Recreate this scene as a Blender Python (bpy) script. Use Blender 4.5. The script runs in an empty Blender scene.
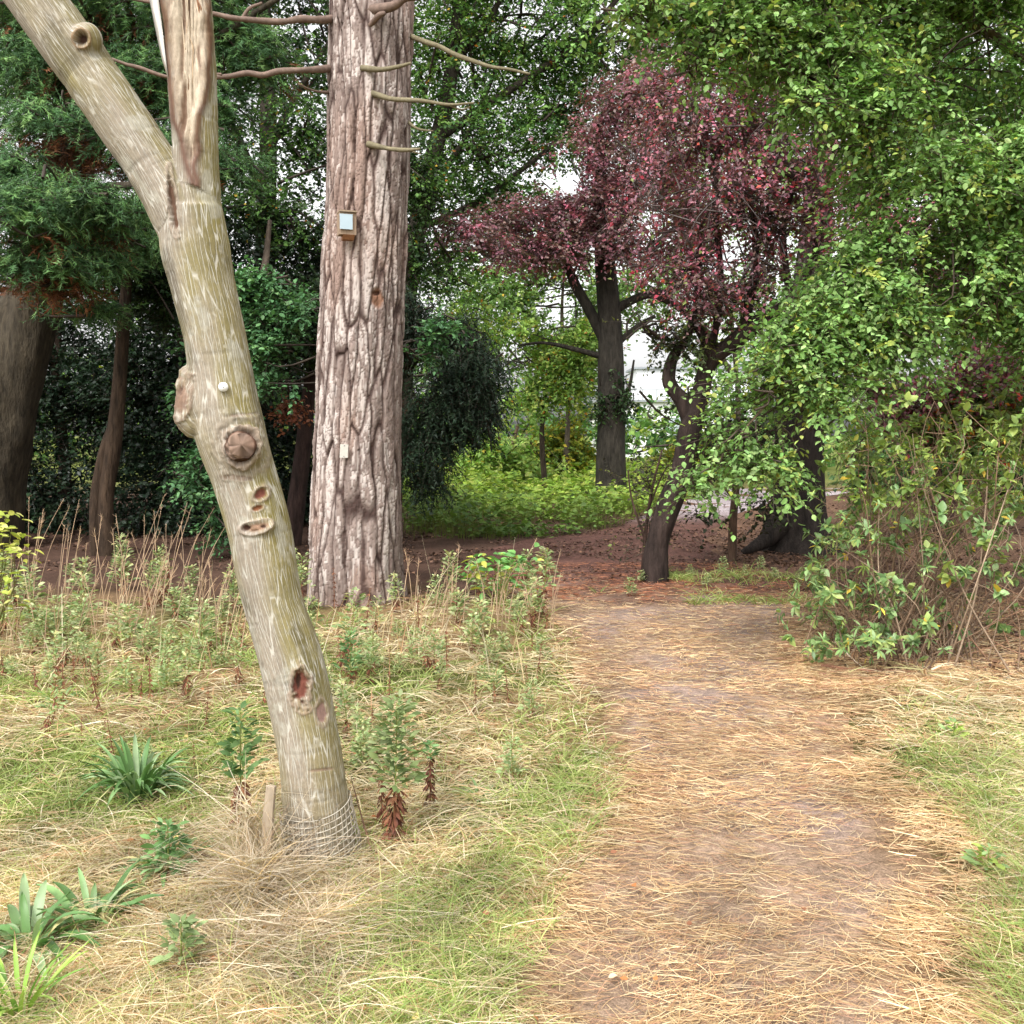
import bpy, math, random
import numpy as np
from mathutils import Vector

rng = np.random.default_rng(11)
random.seed(5)
C = bpy.context.scene.collection
PI = math.pi

# ------------------------------------------------------------------ numbers
EYE = 1.6
F = 1024.0
PITCH = math.atan(82 / 1024)
_cp, _sp = math.cos(PITCH), math.sin(PITCH)

def ray(px, py):
    cx, cy = (px - 512) / F, (512 - py) / F
    return np.array([cx, _cp + cy * _sp, -_sp + cy * _cp])

def P(px, py, Y):
    d = ray(px, py)
    t = Y / d[1]
    return np.array([d[0] * t, Y, EYE + d[2] * t])

def G0(px, py):
    d = ray(px, py)
    t = EYE / -d[2]
    return np.array([d[0] * t, d[1] * t, 0.0])

def lin(r, g, b):
    f = lambda c: (c / 255 / 12.92) if c / 255 <= .04045 else ((c / 255 + .055) / 1.055) ** 2.4
    return np.array([f(r), f(g), f(b)])

def nrm(v):
    return v / (np.linalg.norm(v, axis=-1, keepdims=True) + 1e-9)

def _h(ix, iy, iz, s):
    M = 0xffffffff
    n = (ix * 374761393 + iy * 668265263 + iz * 1440662683 + s * 974634777) & M
    n = ((n ^ (n >> 13)) * 1274126177) & M
    n = ((n ^ (n >> 16)) * 1103515245) & M
    return (n ^ (n >> 15)) / 4294967296.0

def vnoise(p, s=0):
    p = np.asarray(p, float)
    i = np.floor(p).astype(np.int64)
    f = p - i
    f = f * f * (3 - 2 * f)
    r = 0
    for dx in (0, 1):
        for dy in (0, 1):
            for dz in (0, 1):
                w = (f[..., 0] if dx else 1 - f[..., 0]) * (f[..., 1] if dy else 1 - f[..., 1]) * (f[..., 2] if dz else 1 - f[..., 2])
                r = r + w * _h(i[..., 0] + dx, i[..., 1] + dy, i[..., 2] + dz, s)
    return r

def fbm(p, s=0, o=3):
    r, a, t = 0, 1.0, 0
    p = np.asarray(p, float)
    for k in range(o):
        r = r + a * vnoise(p * 2 ** k + 17.3 * k, s + k)
        t += a
        a *= .5
    return r / t

def worley(p, s=0):
    p = np.asarray(p, float)
    i = np.floor(p).astype(np.int64)
    f1 = np.full(p.shape[:-1], 9.0)
    f2 = f1.copy()
    idr = np.zeros(p.shape[:-1])
    for dx in (-1, 0, 1):
        for dy in (-1, 0, 1):
            for dz in (-1, 0, 1):
                c = i + np.array([dx, dy, dz])
                q = np.stack([c[..., k] + _h(c[..., 0], c[..., 1], c[..., 2], s + 3 + k) for k in range(3)], -1)
                d = np.linalg.norm(q - p, axis=-1)
                r = _h(c[..., 0], c[..., 1], c[..., 2], s + 9)
                m = d < f1
                f2 = np.where(m, f1, np.minimum(f2, d))
                idr = np.where(m, r, idr)
                f1 = np.where(m, d, f1)
    return f1, f2, idr

def sstep(a, b, x):
    t = np.clip((x - a) / (b - a), 0, 1)
    return t * t * (3 - 2 * t)

def gz(x, y):
    x = np.asarray(x, float); y = np.asarray(y, float)
    p = np.stack([x * .55, y * .55, x * 0 + 2.5], -1)
    q = np.stack([x * 3.1, y * 3.1, x * 0 + 7.5], -1)
    z = (vnoise(p, 5) - .5) * .09 + (vnoise(q, 6) - .5) * .022
    return z

def on(px, py):
    g = G0(px, py)
    g[2] = float(gz(g[0], g[1]))
    return g

# ------------------------------------------------------------------ mesh builder
class MB:
    def __init__(s):
        s.V, s.T, s.K, s.n = [], [], [], 0
        s.flat = False
    def add(s, V, T, K):
        V = np.asarray(V, float).reshape(-1, 3)
        K = np.asarray(K, float)
        if K.ndim == 1:
            K = np.tile(K, (len(V), 1))
        s.V.append(V); s.T.append(np.asarray(T, np.int64).reshape(-1, 3) + s.n); s.K.append(K)
        s.n += len(V)
        return s
    def mesh(s, name, smooth=False):
        V = np.concatenate(s.V); T = np.concatenate(s.T); K = np.concatenate(s.K)
        me = bpy.data.meshes.new(name)
        me.vertices.add(len(V)); me.vertices.foreach_set('co', V.astype(np.float32).ravel())
        me.loops.add(T.size); me.loops.foreach_set('vertex_index', T.astype(np.int32).ravel())
        me.polygons.add(len(T))
        me.polygons.foreach_set('loop_start', np.arange(0, T.size, 3, dtype=np.int32))
        me.polygons.foreach_set('loop_total', np.full(len(T), 3, np.int32))
        if smooth:
            me.polygons.foreach_set('use_smooth', np.ones(len(T), bool))
        if s.flat:
            me.polygons.foreach_set('use_smooth', np.zeros(len(T), bool))
        me.update(calc_edges=True)
        setcol(me, K)
        return me
    def build(s, name, mat, parent=None, smooth=False):
        return link(name, s.mesh(name, smooth), mat, parent)

def setcol(me, K):
    a = me.attributes.new('Col', 'FLOAT_COLOR', 'POINT')
    K4 = np.ones((len(K), 4), np.float32); K4[:, :3] = np.clip(K, 0, 1)
    a.data.foreach_set('color', K4.ravel())

def link(name, me, mat, parent=None):
    o = bpy.data.objects.new(name, me)
    C.objects.link(o)
    if mat is not None:
        me.materials.append(mat)
    if parent is not None:
        o.parent = parent
        o.matrix_parent_inverse = parent.matrix_world.inverted() if False else Matrix_inv(parent)
    return o

def Matrix_inv(par):
    from mathutils import Matrix
    return (Matrix.Translation(par.location) @ par.rotation_euler.to_matrix().to_4x4()).inverted()

def thing(name, loc, label, cat, group=None):
    o = bpy.data.objects.new(name, None)
    C.objects.link(o)
    o.location = [float(v) for v in loc]
    o.empty_display_size = .2
    return tag(o, label, cat, group)

def tag(o, label, cat, group=None, kind=None):
    if label: o['label'] = label
    if cat: o['category'] = cat
    if group: o['group'] = group
    if kind: o['kind'] = kind
    return o

def smooth_pts(pts, rad, n):
    pts = np.asarray(pts, float); rad = np.asarray(rad, float)
    if len(pts) < 3:
        t = np.linspace(0, 1, n)[:, None]
        return pts[0] * (1 - t) + pts[-1] * t, rad[0] * (1 - t[:, 0]) + rad[-1] * t[:, 0]
    d = np.r_[0, np.cumsum(np.linalg.norm(np.diff(pts, axis=0), axis=1))]
    u = np.linspace(0, d[-1], n)
    e = np.vstack([2 * pts[0] - pts[1], pts, 2 * pts[-1] - pts[-2]])
    er = np.r_[rad[0], rad, rad[-1]]
    k = np.clip(np.searchsorted(d, u, side='right') - 1, 0, len(pts) - 2)
    t = ((u - d[k]) / (d[k + 1] - d[k] + 1e-9))[:, None]
    p0, p1, p2, p3 = e[k], e[k + 1], e[k + 2], e[k + 3]
    q = .5 * (2 * p1 + (p2 - p0) * t + (2 * p0 - 5 * p1 + 4 * p2 - p3) * t ** 2 + (3 * p1 - p0 - 3 * p2 + p3) * t ** 3)
    r = rad[k] * (1 - t[:, 0]) + rad[k + 1] * t[:, 0]
    return q, r

def tube(pts, rad, sides=6, n=None, rough=0, seed=0, cap=True, freq=3.0):
    pts, rad = smooth_pts(pts, rad, n or max(len(pts), 2))
    m = len(pts)
    tan = nrm(np.gradient(pts, axis=0))
    up = np.array([0.13, 1, .21]) if abs(tan[0][1]) < .8 else np.array([1, .1, .2])
    a = np.arange(sides) / sides * 2 * PI
    e1 = nrm(np.cross(tan, up)); e2 = np.cross(tan, e1)
    ring = e1[:, None] * np.cos(a)[None, :, None] + e2[:, None] * np.sin(a)[None, :, None]
    R = np.tile(rad[:, None], (1, sides))
    V = pts[:, None] + ring * R[..., None]
    if rough:
        nz = fbm(V * freq * np.array([1, 1, .35]) + seed, 3, 3) - .5
        V = V + ring * (nz * 2 * rough * R)[..., None]
    V = V.reshape(-1, 3)
    i = np.arange(m - 1)[:, None] * sides
    j = np.arange(sides)[None]
    j2 = (j + 1) % sides
    a_, b_, c_, d_ = i + j, i + j2, i + sides + j2, i + sides + j
    T = np.stack([np.stack([a_, b_, c_], -1), np.stack([a_, c_, d_], -1)], 2).reshape(-1, 3)
    if cap:
        V = np.vstack([V, pts[-1] + tan[-1] * rad[-1] * .3])
        base = (m - 1) * sides
        T = np.vstack([T, np.stack([base + j[0], base + j2[0], np.full(sides, len(V) - 1)], -1)])
    return V, T

def strips(P0, D, L, W, bend, nseg=3, side=None, tip=.25, upb=None):
    """many tapered blades at once: P0 (N,3) roots, D (N,3) directions, L lengths, W widths, bend (N,3) offset added with t^2"""
    N = len(P0)
    t = np.linspace(0, 1, nseg + 1)
    if side is None:
        side = nrm(np.cross(D, rng.normal(size=(N, 3))))
    c = P0[:, None] + D[:, None] * (L[:, None] * t[None])[..., None] + bend[:, None] * (t ** 2)[None, :, None]
    w = (1 - (1 - tip) * t ** 1.5)
    off = side[:, None] * (W[:, None] * w[None] * .5)[..., None]
    V = np.stack([c - off, c + off], 2)
    k = np.arange(N)[:, None] * (nseg + 1) * 2 + np.arange(nseg)[None] * 2
    T = np.stack([np.stack([k, k + 1, k + 3], -1), np.stack([k, k + 3, k + 2], -1)], 2)
    return V.reshape(-1, 3), T.reshape(-1, 3), (nseg + 1) * 2

# leaf templates: length along +Y from 0 to 1, blade normal +Z
LEAF2 = (np.array([[0, 0, 0], [.34, .42, .1], [0, 1, -.06], [-.34, .42, .1]]), np.array([[0, 1, 2], [0, 2, 3]]))
LEAF6 = (np.array([[0, 0, 0], [.24, .2, .07], [.33, .5, .07], [.16, .82, 0], [0, 1, -.1], [-.16, .82, 0], [-.33, .5, .07], [-.24, .2, .07], [0, .5, -.02]]),
         np.array([[0, 1, 8], [1, 2, 8], [2, 3, 8], [3, 4, 8], [4, 5, 8], [5, 6, 8], [6, 7, 8], [7, 0, 8]]))
NARROW = (np.array([[0, 0, 0], [.12, .3, .04], [.13, .65, .02], [0, 1, -.1], [-.13, .65, .02], [-.12, .3, .04]]),
          np.array([[0, 1, 5], [1, 2, 5], [2, 4, 5], [2, 3, 4]]))
NEEDLE = (np.array([[-.09, 0, 0], [.09, 0, 0], [0, 1, -.1]]), np.array([[0, 1, 2]]))

def put_leaves(mb, tpl, pos, d, n, size, col, wid=1.0):
    tv, tt = tpl
    d = nrm(d); s = nrm(np.cross(d, n)); n2 = np.cross(s, d)
    V = pos[:, None] + size[:, None, None] * (s[:, None] * (tv[None, :, 0:1] * wid) + d[:, None] * tv[None, :, 1:2] + n2[:, None] * tv[None, :, 2:3])
    N, k = len(pos), len(tv)
    T = (np.arange(N) * k)[:, None, None] + tt[None]
    mb.add(V.reshape(-1, 3), T.reshape(-1, 3), np.repeat(col, k, axis=0))

UP = np.array([0, 0, 1.0])

def palette(cols, weights, n):
    cols = np.asarray(cols); w = np.asarray(weights, float)
    return cols[rng.choice(len(cols), n, p=w / w.sum())]

def in_lobe(c, r, n, bias=.45):
    v = nrm(rng.normal(size=(n, 3)))
    return c + v * (rng.random(n) ** bias)[:, None] * r, v

def crown(lobes, n, leaf, spray=.35, per=9, tpl=LEAF2, cols=None, wts=None, droop=.3, thr=.45, freq=1.2,
          anchors=None, twig=.004, twigcol=(.06, .045, .035), jit=.3, flat=.8, bias=.55, nconn=10, wid=1.0, mb=None, seed=0, accent=None, rbr=.02, soft=.16):
    """lobes: list of (centre, (rx,ry,rz)[, weight]); sprays of leaves on thin twigs, thinned by a clump noise"""
    mb = mb or MB()
    vol = np.array([(l[1][0] * l[1][1] * l[1][2]) ** .7 * (l[2] if len(l) > 2 else 1) for l in lobes])
    vol = vol / vol.sum()
    cs, out, li = [], [], []
    for k, l in enumerate(lobes):
        m = max(3, int(n * vol[k] / per * 1.9))
        c, v = in_lobe(np.asarray(l[0]), np.asarray(l[1]), m, bias)
        c = c + v * np.asarray(l[1]) * (np.abs(rng.normal(size=(m, 1))) * soft)
        keep = fbm(c * freq + seed * 3.7, 21 + seed, 2) > thr
        c, v = c[keep], v[keep]
        cs.append(c); out.append(v); li.append(np.full(len(c), k))
        a = np.asarray(anchors[k] if anchors is not None else l[0], float)
        for q in range(min(nconn, len(c))):
            e = c[rng.integers(len(c))]
            a1 = a + rng.normal(size=3) * np.asarray(l[1]) * .4
            mid = (a1 + e) / 2 + rng.normal(size=3) * .14 * np.linalg.norm(e - a1)
            V, T = tube([a1, mid, e], [rbr * .7, rbr * .5, rbr * .2], 4, 6)
            mb.add(V, T, np.array(twigcol) * rng.uniform(.7, 1.3))
    c = np.concatenate(cs); v = np.concatenate(out); li = np.concatenate(li)
    N = len(c)
    d = nrm(v * np.array([1, 1, .35]) + rng.normal(size=(N, 3)) * .45 - UP * droop)
    L = spray * rng.uniform(.6, 1.3, N)
    # twigs
    V, T, k = strips(c - d * L[:, None] * .5, d, L, np.full(N, twig), -UP * (L * .12)[:, None], 1, tip=.5)
    mb.add(V, T, np.tile(np.array(twigcol), (len(V), 1)))
    basec = palette(cols, wts, N)
    tone = (.75 + .5 * fbm(c * freq * 1.7 + 5, 31 + seed, 2))[:, None]
    side = nrm(np.cross(d, UP + rng.normal(size=(N, 3)) * .3))
    for q in range(per):
        t = (q + rng.random(N)) / per - .5
        sg = 1 if q % 2 else -1
        pos = c + d * (L * t)[:, None] - UP * (L * .12 * (t + .5) ** 2)[:, None]
        ld = nrm(d * .6 + side * sg * .8 + rng.normal(size=(N, 3)) * .35 - UP * .15)
        ln = nrm(UP * flat + v * .25 + rng.normal(size=(N, 3)) * .4)
        col = basec * tone * rng.uniform(1 - jit, 1 + jit, (N, 1)) * rng.uniform(.92, 1.08, (N, 3))
        if accent is not None:
            m = rng.random(N) < accent[1]
            col[m] = palette(accent[0], np.ones(len(accent[0])), m.sum()) * rng.uniform(.8, 1.2, (m.sum(), 1))
        put_leaves(mb, tpl, pos, ld, ln, leaf * rng.uniform(.5, 1.25, N), col, wid)
    return mb

def lob(px, py, Y, rx, ry, ry_depth=None, w=1.0):
    """ellipsoid lobe seen at pixel (px,py), pixel radii rx, ry at depth Y"""
    s = Y / F
    return (P(px, py, Y), (rx * s, (ry_depth if ry_depth else (rx + ry) * .5 * s), ry * s), w)

def pix_tube(pts, Y, sides=8, n=None, rough=0, seed=0, dY=None):
    """pts: (px, py, radius px[, depth offset])"""
    pp = [P(p[0], p[1], Y + (p[3] if len(p) > 3 else 0)) for p in pts]
    rr = [p[2] * (Y + (p[3] if len(p) > 3 else 0)) / F for p in pts]
    return tube(pp, rr, sides, n or len(pts) * 4, rough, seed)

# ------------------------------------------------------------------ materials
def new_mat(name):
    m = bpy.data.materials.new(name)
    m.use_nodes = True
    nt = m.node_tree
    b = nt.nodes['Principled BSDF']
    return m, nt, b

def node(nt, t, **kw):
    n = nt.nodes.new(t)
    for k, v in kw.items():
        setattr(n, k, v)
    return n

def attr(nt, name='Col'):
    a = node(nt, 'ShaderNodeAttribute'); a.attribute_name = name
    return a

def leaf_mat(name, rough=.5, spec=.35, trans=.3, nscale=9):
    m, nt, b = new_mat(name)
    a = attr(nt)
    tc = node(nt, 'ShaderNodeTexCoord')
    nz = node(nt, 'ShaderNodeTexNoise'); nz.inputs['Scale'].default_value = nscale; nz.inputs['Detail'].default_value = 2
    nt.links.new(tc.outputs['Object'], nz.inputs['Vector'])
    mr = node(nt, 'ShaderNodeMapRange'); mr.inputs[1].default_value = .3; mr.inputs[2].default_value = .7
    mr.inputs[3].default_value = .72; mr.inputs[4].default_value = 1.25
    nt.links.new(nz.outputs['Fac'], mr.inputs[0])
    mul = node(nt, 'ShaderNodeVectorMath', operation='SCALE')
    nt.links.new(a.outputs['Color'], mul.inputs[0]); nt.links.new(mr.outputs[0], mul.inputs['Scale'])
    nt.links.new(mul.outputs[0], b.inputs['Base Color'])
    b.inputs['Roughness'].default_value = rough
    b.inputs['Specular IOR Level'].default_value = spec
    if trans > 0:
        tr = node(nt, 'ShaderNodeBsdfTranslucent')
        gm = node(nt, 'ShaderNodeVectorMath', operation='MULTIPLY'); gm.inputs[1].default_value = (1.1, 1.25, .75)
        nt.links.new(mul.outputs[0], gm.inputs[0]); nt.links.new(gm.outputs[0], tr.inputs['Color'])
        mx = node(nt, 'ShaderNodeMixShader'); mx.inputs[0].default_value = trans
        nt.links.new(b.outputs[0], mx.inputs[1]); nt.links.new(tr.outputs[0], mx.inputs[2])
        nt.links.new(mx.outputs[0], nt.nodes['Material Output'].inputs['Surface'])
    return m

def bark_mat(name, scale=(16, 16, 4), strength=1.0, dist=.05, lo=.4, hi=1.6, coord='Object', detail=5):
    m, nt, b = new_mat(name)
    a = attr(nt)
    tc = node(nt, 'ShaderNodeTexCoord')
    mp = node(nt, 'ShaderNodeMapping'); mp.inputs['Scale'].default_value = scale
    nt.links.new(tc.outputs[coord], mp.inputs['Vector'])
    nz = node(nt, 'ShaderNodeTexNoise'); nz.inputs['Scale'].default_value = 1; nz.inputs['Detail'].default_value = detail
    nz.inputs['Roughness'].default_value = .65
    nt.links.new(mp.outputs[0], nz.inputs['Vector'])
    mr = node(nt, 'ShaderNodeMapRange'); mr.inputs[1].default_value = .3; mr.inputs[2].default_value = .7
    mr.inputs[3].default_value = lo; mr.inputs[4].default_value = hi
    nt.links.new(nz.outputs['Fac'], mr.inputs[0])
    mul = node(nt, 'ShaderNodeVectorMath', operation='SCALE')
    nt.links.new(a.outputs['Color'], mul.inputs[0]); nt.links.new(mr.outputs[0], mul.inputs['Scale'])
    nt.links.new(mul.outputs[0], b.inputs['Base Color'])
    b.inputs['Roughness'].default_value = .85
    b.inputs['Specular IOR Level'].default_value = .2
    bp = node(nt, 'ShaderNodeBump'); bp.inputs['Strength'].default_value = strength; bp.inputs['Distance'].default_value = dist
    nt.links.new(nz.outputs['Fac'], bp.inputs['Height']); nt.links.new(bp.outputs[0], b.inputs['Normal'])
    return m

M = {}
M['leaf'] = leaf_mat('broad_leaf', .55, .28, .26)
M['gloss'] = leaf_mat('glossy_leaf', .42, .38, .2)
M['conif'] = leaf_mat('conifer_needles', .6, .25, .15, 3)
M['copper'] = leaf_mat('copper_leaf', .4, .45, .25)
M['straw'] = leaf_mat('straw', .65, .25, .3, 2.5)
M['grass'] = leaf_mat('grass', .5, .3, .35, 2.5)
M['needle'] = leaf_mat('dry_needles', .6, .3, .1, 2.0)
M['litter'] = leaf_mat('leaf_litter', .7, .2, .1, 2.0)
M['bark'] = bark_mat('dark_bark')
M['pine'] = bark_mat('pine_bark', (60, 60, 9), .5, .006, .7, 1.3)
M['twig'] = bark_mat('twig_bark', (30, 30, 30), .3, .004, .7, 1.3)
M['wood'] = bark_mat('weathered_wood', (60, 60, 6), .4, .003, .75, 1.2)

def plain(name, col, rough=.5, metal=0, nz=.1, scale=40):
    m, nt, b = new_mat(name)
    n = node(nt, 'ShaderNodeTexNoise'); n.inputs['Scale'].default_value = scale; n.inputs['Detail'].default_value = 4
    tc = node(nt, 'ShaderNodeTexCoord'); nt.links.new(tc.outputs['Object'], n.inputs['Vector'])
    mx = node(nt, 'ShaderNodeMix', data_type='RGBA')
    mx.inputs[6].default_value = (*[max(0, c * (1 - nz * 2)) for c in col], 1)
    mx.inputs[7].default_value = (*[min(1, c * (1 + nz)) for c in col], 1)
    nt.links.new(n.outputs['Fac'], mx.inputs[0]); nt.links.new(mx.outputs[2], b.inputs['Base Color'])
    b.inputs['Roughness'].default_value = rough; b.inputs['Metallic'].default_value = metal
    return m

# bark of the leaning tree: pale vertical fissure lines on olive grey
def fg_bark():
    m, nt, b = new_mat('smooth_fissured_bark')
    a = attr(nt); co = attr(nt, 'barkco'); wd = attr(nt, 'wood')
    nz = node(nt, 'ShaderNodeTexNoise'); nz.inputs['Scale'].default_value = 11; nz.inputs['Detail'].default_value = 4
    nt.links.new(co.outputs['Vector'], nz.inputs['Vector'])
    wsc = node(nt, 'ShaderNodeVectorMath', operation='MULTIPLY_ADD')
    wsc.inputs[1].default_value = (.012, .05, 0)
    nt.links.new(nz.outputs['Color'], wsc.inputs[0]); nt.links.new(co.outputs['Vector'], wsc.inputs[2])
    lines = []
    for sc, w0, w1 in (((60, 4.2, 1), .025, .095), ((118, 9, 1), .02, .10)):
        mp = node(nt, 'ShaderNodeMapping'); mp.inputs['Scale'].default_value = sc
        mp.inputs['Location'].default_value = (sc[0] * .13, 3.1, 0)
        nt.links.new(wsc.outputs[0], mp.inputs['Vector'])
        vo = node(nt, 'ShaderNodeTexVoronoi', feature='DISTANCE_TO_EDGE', voronoi_dimensions='2D'); vo.inputs['Scale'].default_value = 1
        nt.links.new(mp.outputs[0], vo.inputs['Vector'])
        mr = node(nt, 'ShaderNodeMapRange', interpolation_type='SMOOTHSTEP')
        mr.inputs[1].default_value = w0; mr.inputs[2].default_value = w1; mr.inputs[3].default_value = 1; mr.inputs[4].default_value = 0
        nt.links.new(vo.outputs['Distance'], mr.inputs[0])
        lines.append(mr)
    # break the lines up
    br = node(nt, 'ShaderNodeTexNoise'); br.inputs['Scale'].default_value = 14; br.inputs['Detail'].default_value = 4
    nt.links.new(co.outputs['Vector'], br.inputs['Vector'])
    brm = node(nt, 'ShaderNodeMapRange', interpolation_type='SMOOTHSTEP'); brm.inputs[1].default_value = .42; brm.inputs[2].default_value = .54
    nt.links.new(br.outputs['Fac'], brm.inputs[0])
    l2 = node(nt, 'ShaderNodeMath', operation='MULTIPLY'); l2.inputs[1].default_value = .45
    nt.links.new(lines[1].outputs[0], l2.inputs[0])
    l2b = node(nt, 'ShaderNodeMath', operation='MULTIPLY')
    nt.links.new(l2.outputs[0], l2b.inputs[0]); nt.links.new(brm.outputs[0], l2b.inputs[1])
    br2 = node(nt, 'ShaderNodeTexNoise'); br2.inputs['Scale'].default_value = 19; br2.inputs['Detail'].default_value = 3
    nt.links.new(wsc.outputs[0], br2.inputs['Vector'])
    brm2 = node(nt, 'ShaderNodeMapRange', interpolation_type='SMOOTHSTEP'); brm2.inputs[1].default_value = .36; brm2.inputs[2].default_value = .56; brm2.inputs[3].default_value = .3
    nt.links.new(br2.outputs['Fac'], brm2.inputs[0])
    l1 = node(nt, 'ShaderNodeMath', operation='MULTIPLY')
    nt.links.new(lines[0].outputs[0], l1.inputs[0]); nt.links.new(brm2.outputs[0], l1.inputs[1])
    mxl = node(nt, 'ShaderNodeMath', operation='MAXIMUM')
    nt.links.new(l1.outputs[0], mxl.inputs[0]); nt.links.new(l2b.outputs[0], mxl.inputs[1])
    inv = node(nt, 'ShaderNodeMath', operation='SUBTRACT'); inv.inputs[0].default_value = 1
    nt.links.new(wd.outputs['Fac'], inv.inputs[1])
    lm = node(nt, 'ShaderNodeMath', operation='MULTIPLY')
    nt.links.new(mxl.outputs[0], lm.inputs[0]); nt.links.new(inv.outputs[0], lm.inputs[1])
    lmb = node(nt, 'ShaderNodeMath', operation='MULTIPLY'); lmb.inputs[1].default_value = .62
    nt.links.new(lm.outputs[0], lmb.inputs[0])
    # fine mottling
    fn = node(nt, 'ShaderNodeTexNoise'); fn.inputs['Scale'].default_value = 90; fn.inputs['Detail'].default_value = 5; fn.inputs['Roughness'].default_value = .7
    mp3 = node(nt, 'ShaderNodeMapping'); mp3.inputs['Scale'].default_value = (1, .5, 1)
    nt.links.new(co.outputs['Vector'], mp3.inputs['Vector']); nt.links.new(mp3.outputs[0], fn.inputs['Vector'])
    fm = node(nt, 'ShaderNodeMapRange'); fm.inputs[1].default_value = .3; fm.inputs[2].default_value = .7; fm.inputs[3].default_value = .72; fm.inputs[4].default_value = 1.16
    nt.links.new(fn.outputs['Fac'], fm.inputs[0])
    sc_ = node(nt, 'ShaderNodeVectorMath', operation='SCALE')
    nt.links.new(a.outputs['Color'], sc_.inputs[0]); nt.links.new(fm.outputs[0], sc_.inputs['Scale'])
    mx = node(nt, 'ShaderNodeMix', data_type='RGBA')
    mx.inputs[7].default_value = (.6, .575, .51, 1)
    nt.links.new(lmb.outputs[0], mx.inputs[0]); nt.links.new(sc_.outputs[0], mx.inputs[6])
    nt.links.new(mx.outputs[2], b.inputs['Base Color'])
    b.inputs['Roughness'].default_value = .8; b.inputs['Specular IOR Level'].default_value = .25
    hs = node(nt, 'ShaderNodeMath', operation='MULTIPLY_ADD'); hs.inputs[1].default_value = -.7
    nt.links.new(lm.outputs[0], hs.inputs[0]); nt.links.new(fn.outputs['Fac'], hs.inputs[2])
    bp = node(nt, 'ShaderNodeBump'); bp.inputs['Strength'].default_value = .6; bp.inputs['Distance'].default_value = .004
    nt.links.new(hs.outputs[0], bp.inputs['Height']); nt.links.new(bp.outputs[0], b.inputs['Normal'])
    return m
M['fgbark'] = fg_bark()

def ground_mat(name):
    m, nt, b = new_mat(name)
    a = attr(nt)
    tc = node(nt, 'ShaderNodeTexCoord')
    n1 = node(nt, 'ShaderNodeTexNoise'); n1.inputs['Scale'].default_value = 28; n1.inputs['Detail'].default_value = 8; n1.inputs['Roughness'].default_value = .7
    nt.links.new(tc.outputs['Object'], n1.inputs['Vector'])
    n2 = node(nt, 'ShaderNodeTexNoise'); n2.inputs['Scale'].default_value = 2.3; n2.inputs['Detail'].default_value = 4
    nt.links.new(tc.outputs['Object'], n2.inputs['Vector'])
    r1 = node(nt, 'ShaderNodeMapRange'); r1.inputs[1].default_value = .3; r1.inputs[2].default_value = .7; r1.inputs[3].default_value = .55; r1.inputs[4].default_value = 1.35
    nt.links.new(n1.outputs['Fac'], r1.inputs[0])
    r2 = node(nt, 'ShaderNodeMapRange'); r2.inputs[1].default_value = .3; r2.inputs[2].default_value = .7; r2.inputs[3].default_value = .8; r2.inputs[4].default_value = 1.2
    nt.links.new(n2.outputs['Fac'], r2.inputs[0])
    n3 = node(nt, 'ShaderNodeTexNoise'); n3.inputs['Scale'].default_value = 130; n3.inputs['Detail'].default_value = 4; n3.inputs['Roughness'].default_value = .75
    nt.links.new(tc.outputs['Object'], n3.inputs['Vector'])
    r3 = node(nt, 'ShaderNodeMapRange'); r3.inputs[1].default_value = .35; r3.inputs[2].default_value = .65; r3.inputs[3].default_value = .6; r3.inputs[4].default_value = 1.35
    nt.links.new(n3.outputs['Fac'], r3.inputs[0])
    r3m = node(nt, 'ShaderNodeMath', operation='MULTIPLY'); nt.links.new(r3.outputs[0], r3m.inputs[0]); nt.links.new(r2.outputs[0], r3m.inputs[1])
    r2 = r3m
    mm = node(nt, 'ShaderNodeMath', operation='MULTIPLY')
    nt.links.new(r1.outputs[0], mm.inputs[0]); nt.links.new(r2.outputs[0], mm.inputs[1])
    s = node(nt, 'ShaderNodeVectorMath', operation='SCALE')
    nt.links.new(a.outputs['Color'], s.inputs[0]); nt.links.new(mm.outputs[0], s.inputs['Scale'])
    nt.links.new(s.outputs[0], b.inputs['Base Color'])
    b.inputs['Roughness'].default_value = .95; b.inputs['Specular IOR Level'].default_value = .1
    bp = node(nt, 'ShaderNodeBump'); bp.inputs['Strength'].default_value = .8; bp.inputs['Distance'].default_value = .02
    hs_ = node(nt, 'ShaderNodeMath', operation='MULTIPLY_ADD'); hs_.inputs[1].default_value = .35
    nt.links.new(n3.outputs['Fac'], hs_.inputs[0]); nt.links.new(n1.outputs['Fac'], hs_.inputs[2])
    nt.links.new(hs_.outputs[0], bp.inputs['Height']); nt.links.new(bp.outputs[0], b.inputs['Normal'])
    return m
M['ground'] = ground_mat('soil_and_thatch')

# ------------------------------------------------------------------ ground and footpath
PL = np.array([G0(*p)[:2] for p in ((470, 1120), (508, 1024), (548, 940), (590, 850), (607, 780), (597, 710), (572, 645), (545, 607))])
PR = np.array([G0(*p)[:2] for p in ((1010, 1120), (975, 1024), (930, 910), (888, 800), (850, 722), (818, 680), (796, 645), (800, 607))])
FAR = [(502, 590, 770, 590), (470, 575, 735, 575), (470, 556, 715, 556), (520, 542, 712, 542), (600, 530, 712, 530), (655, 512, 735, 512), (690, 500, 790, 500), (705, 488, 900, 488)]
PL = np.vstack([[PL[0] + np.array([0, -3])], PL, [G0(a, b)[:2] for a, b, c, d in FAR]])
PR = np.vstack([[PR[0] + np.array([0, -3])], PR, [G0(c, d)[:2] for a, b, c, d in FAR]])

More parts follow.
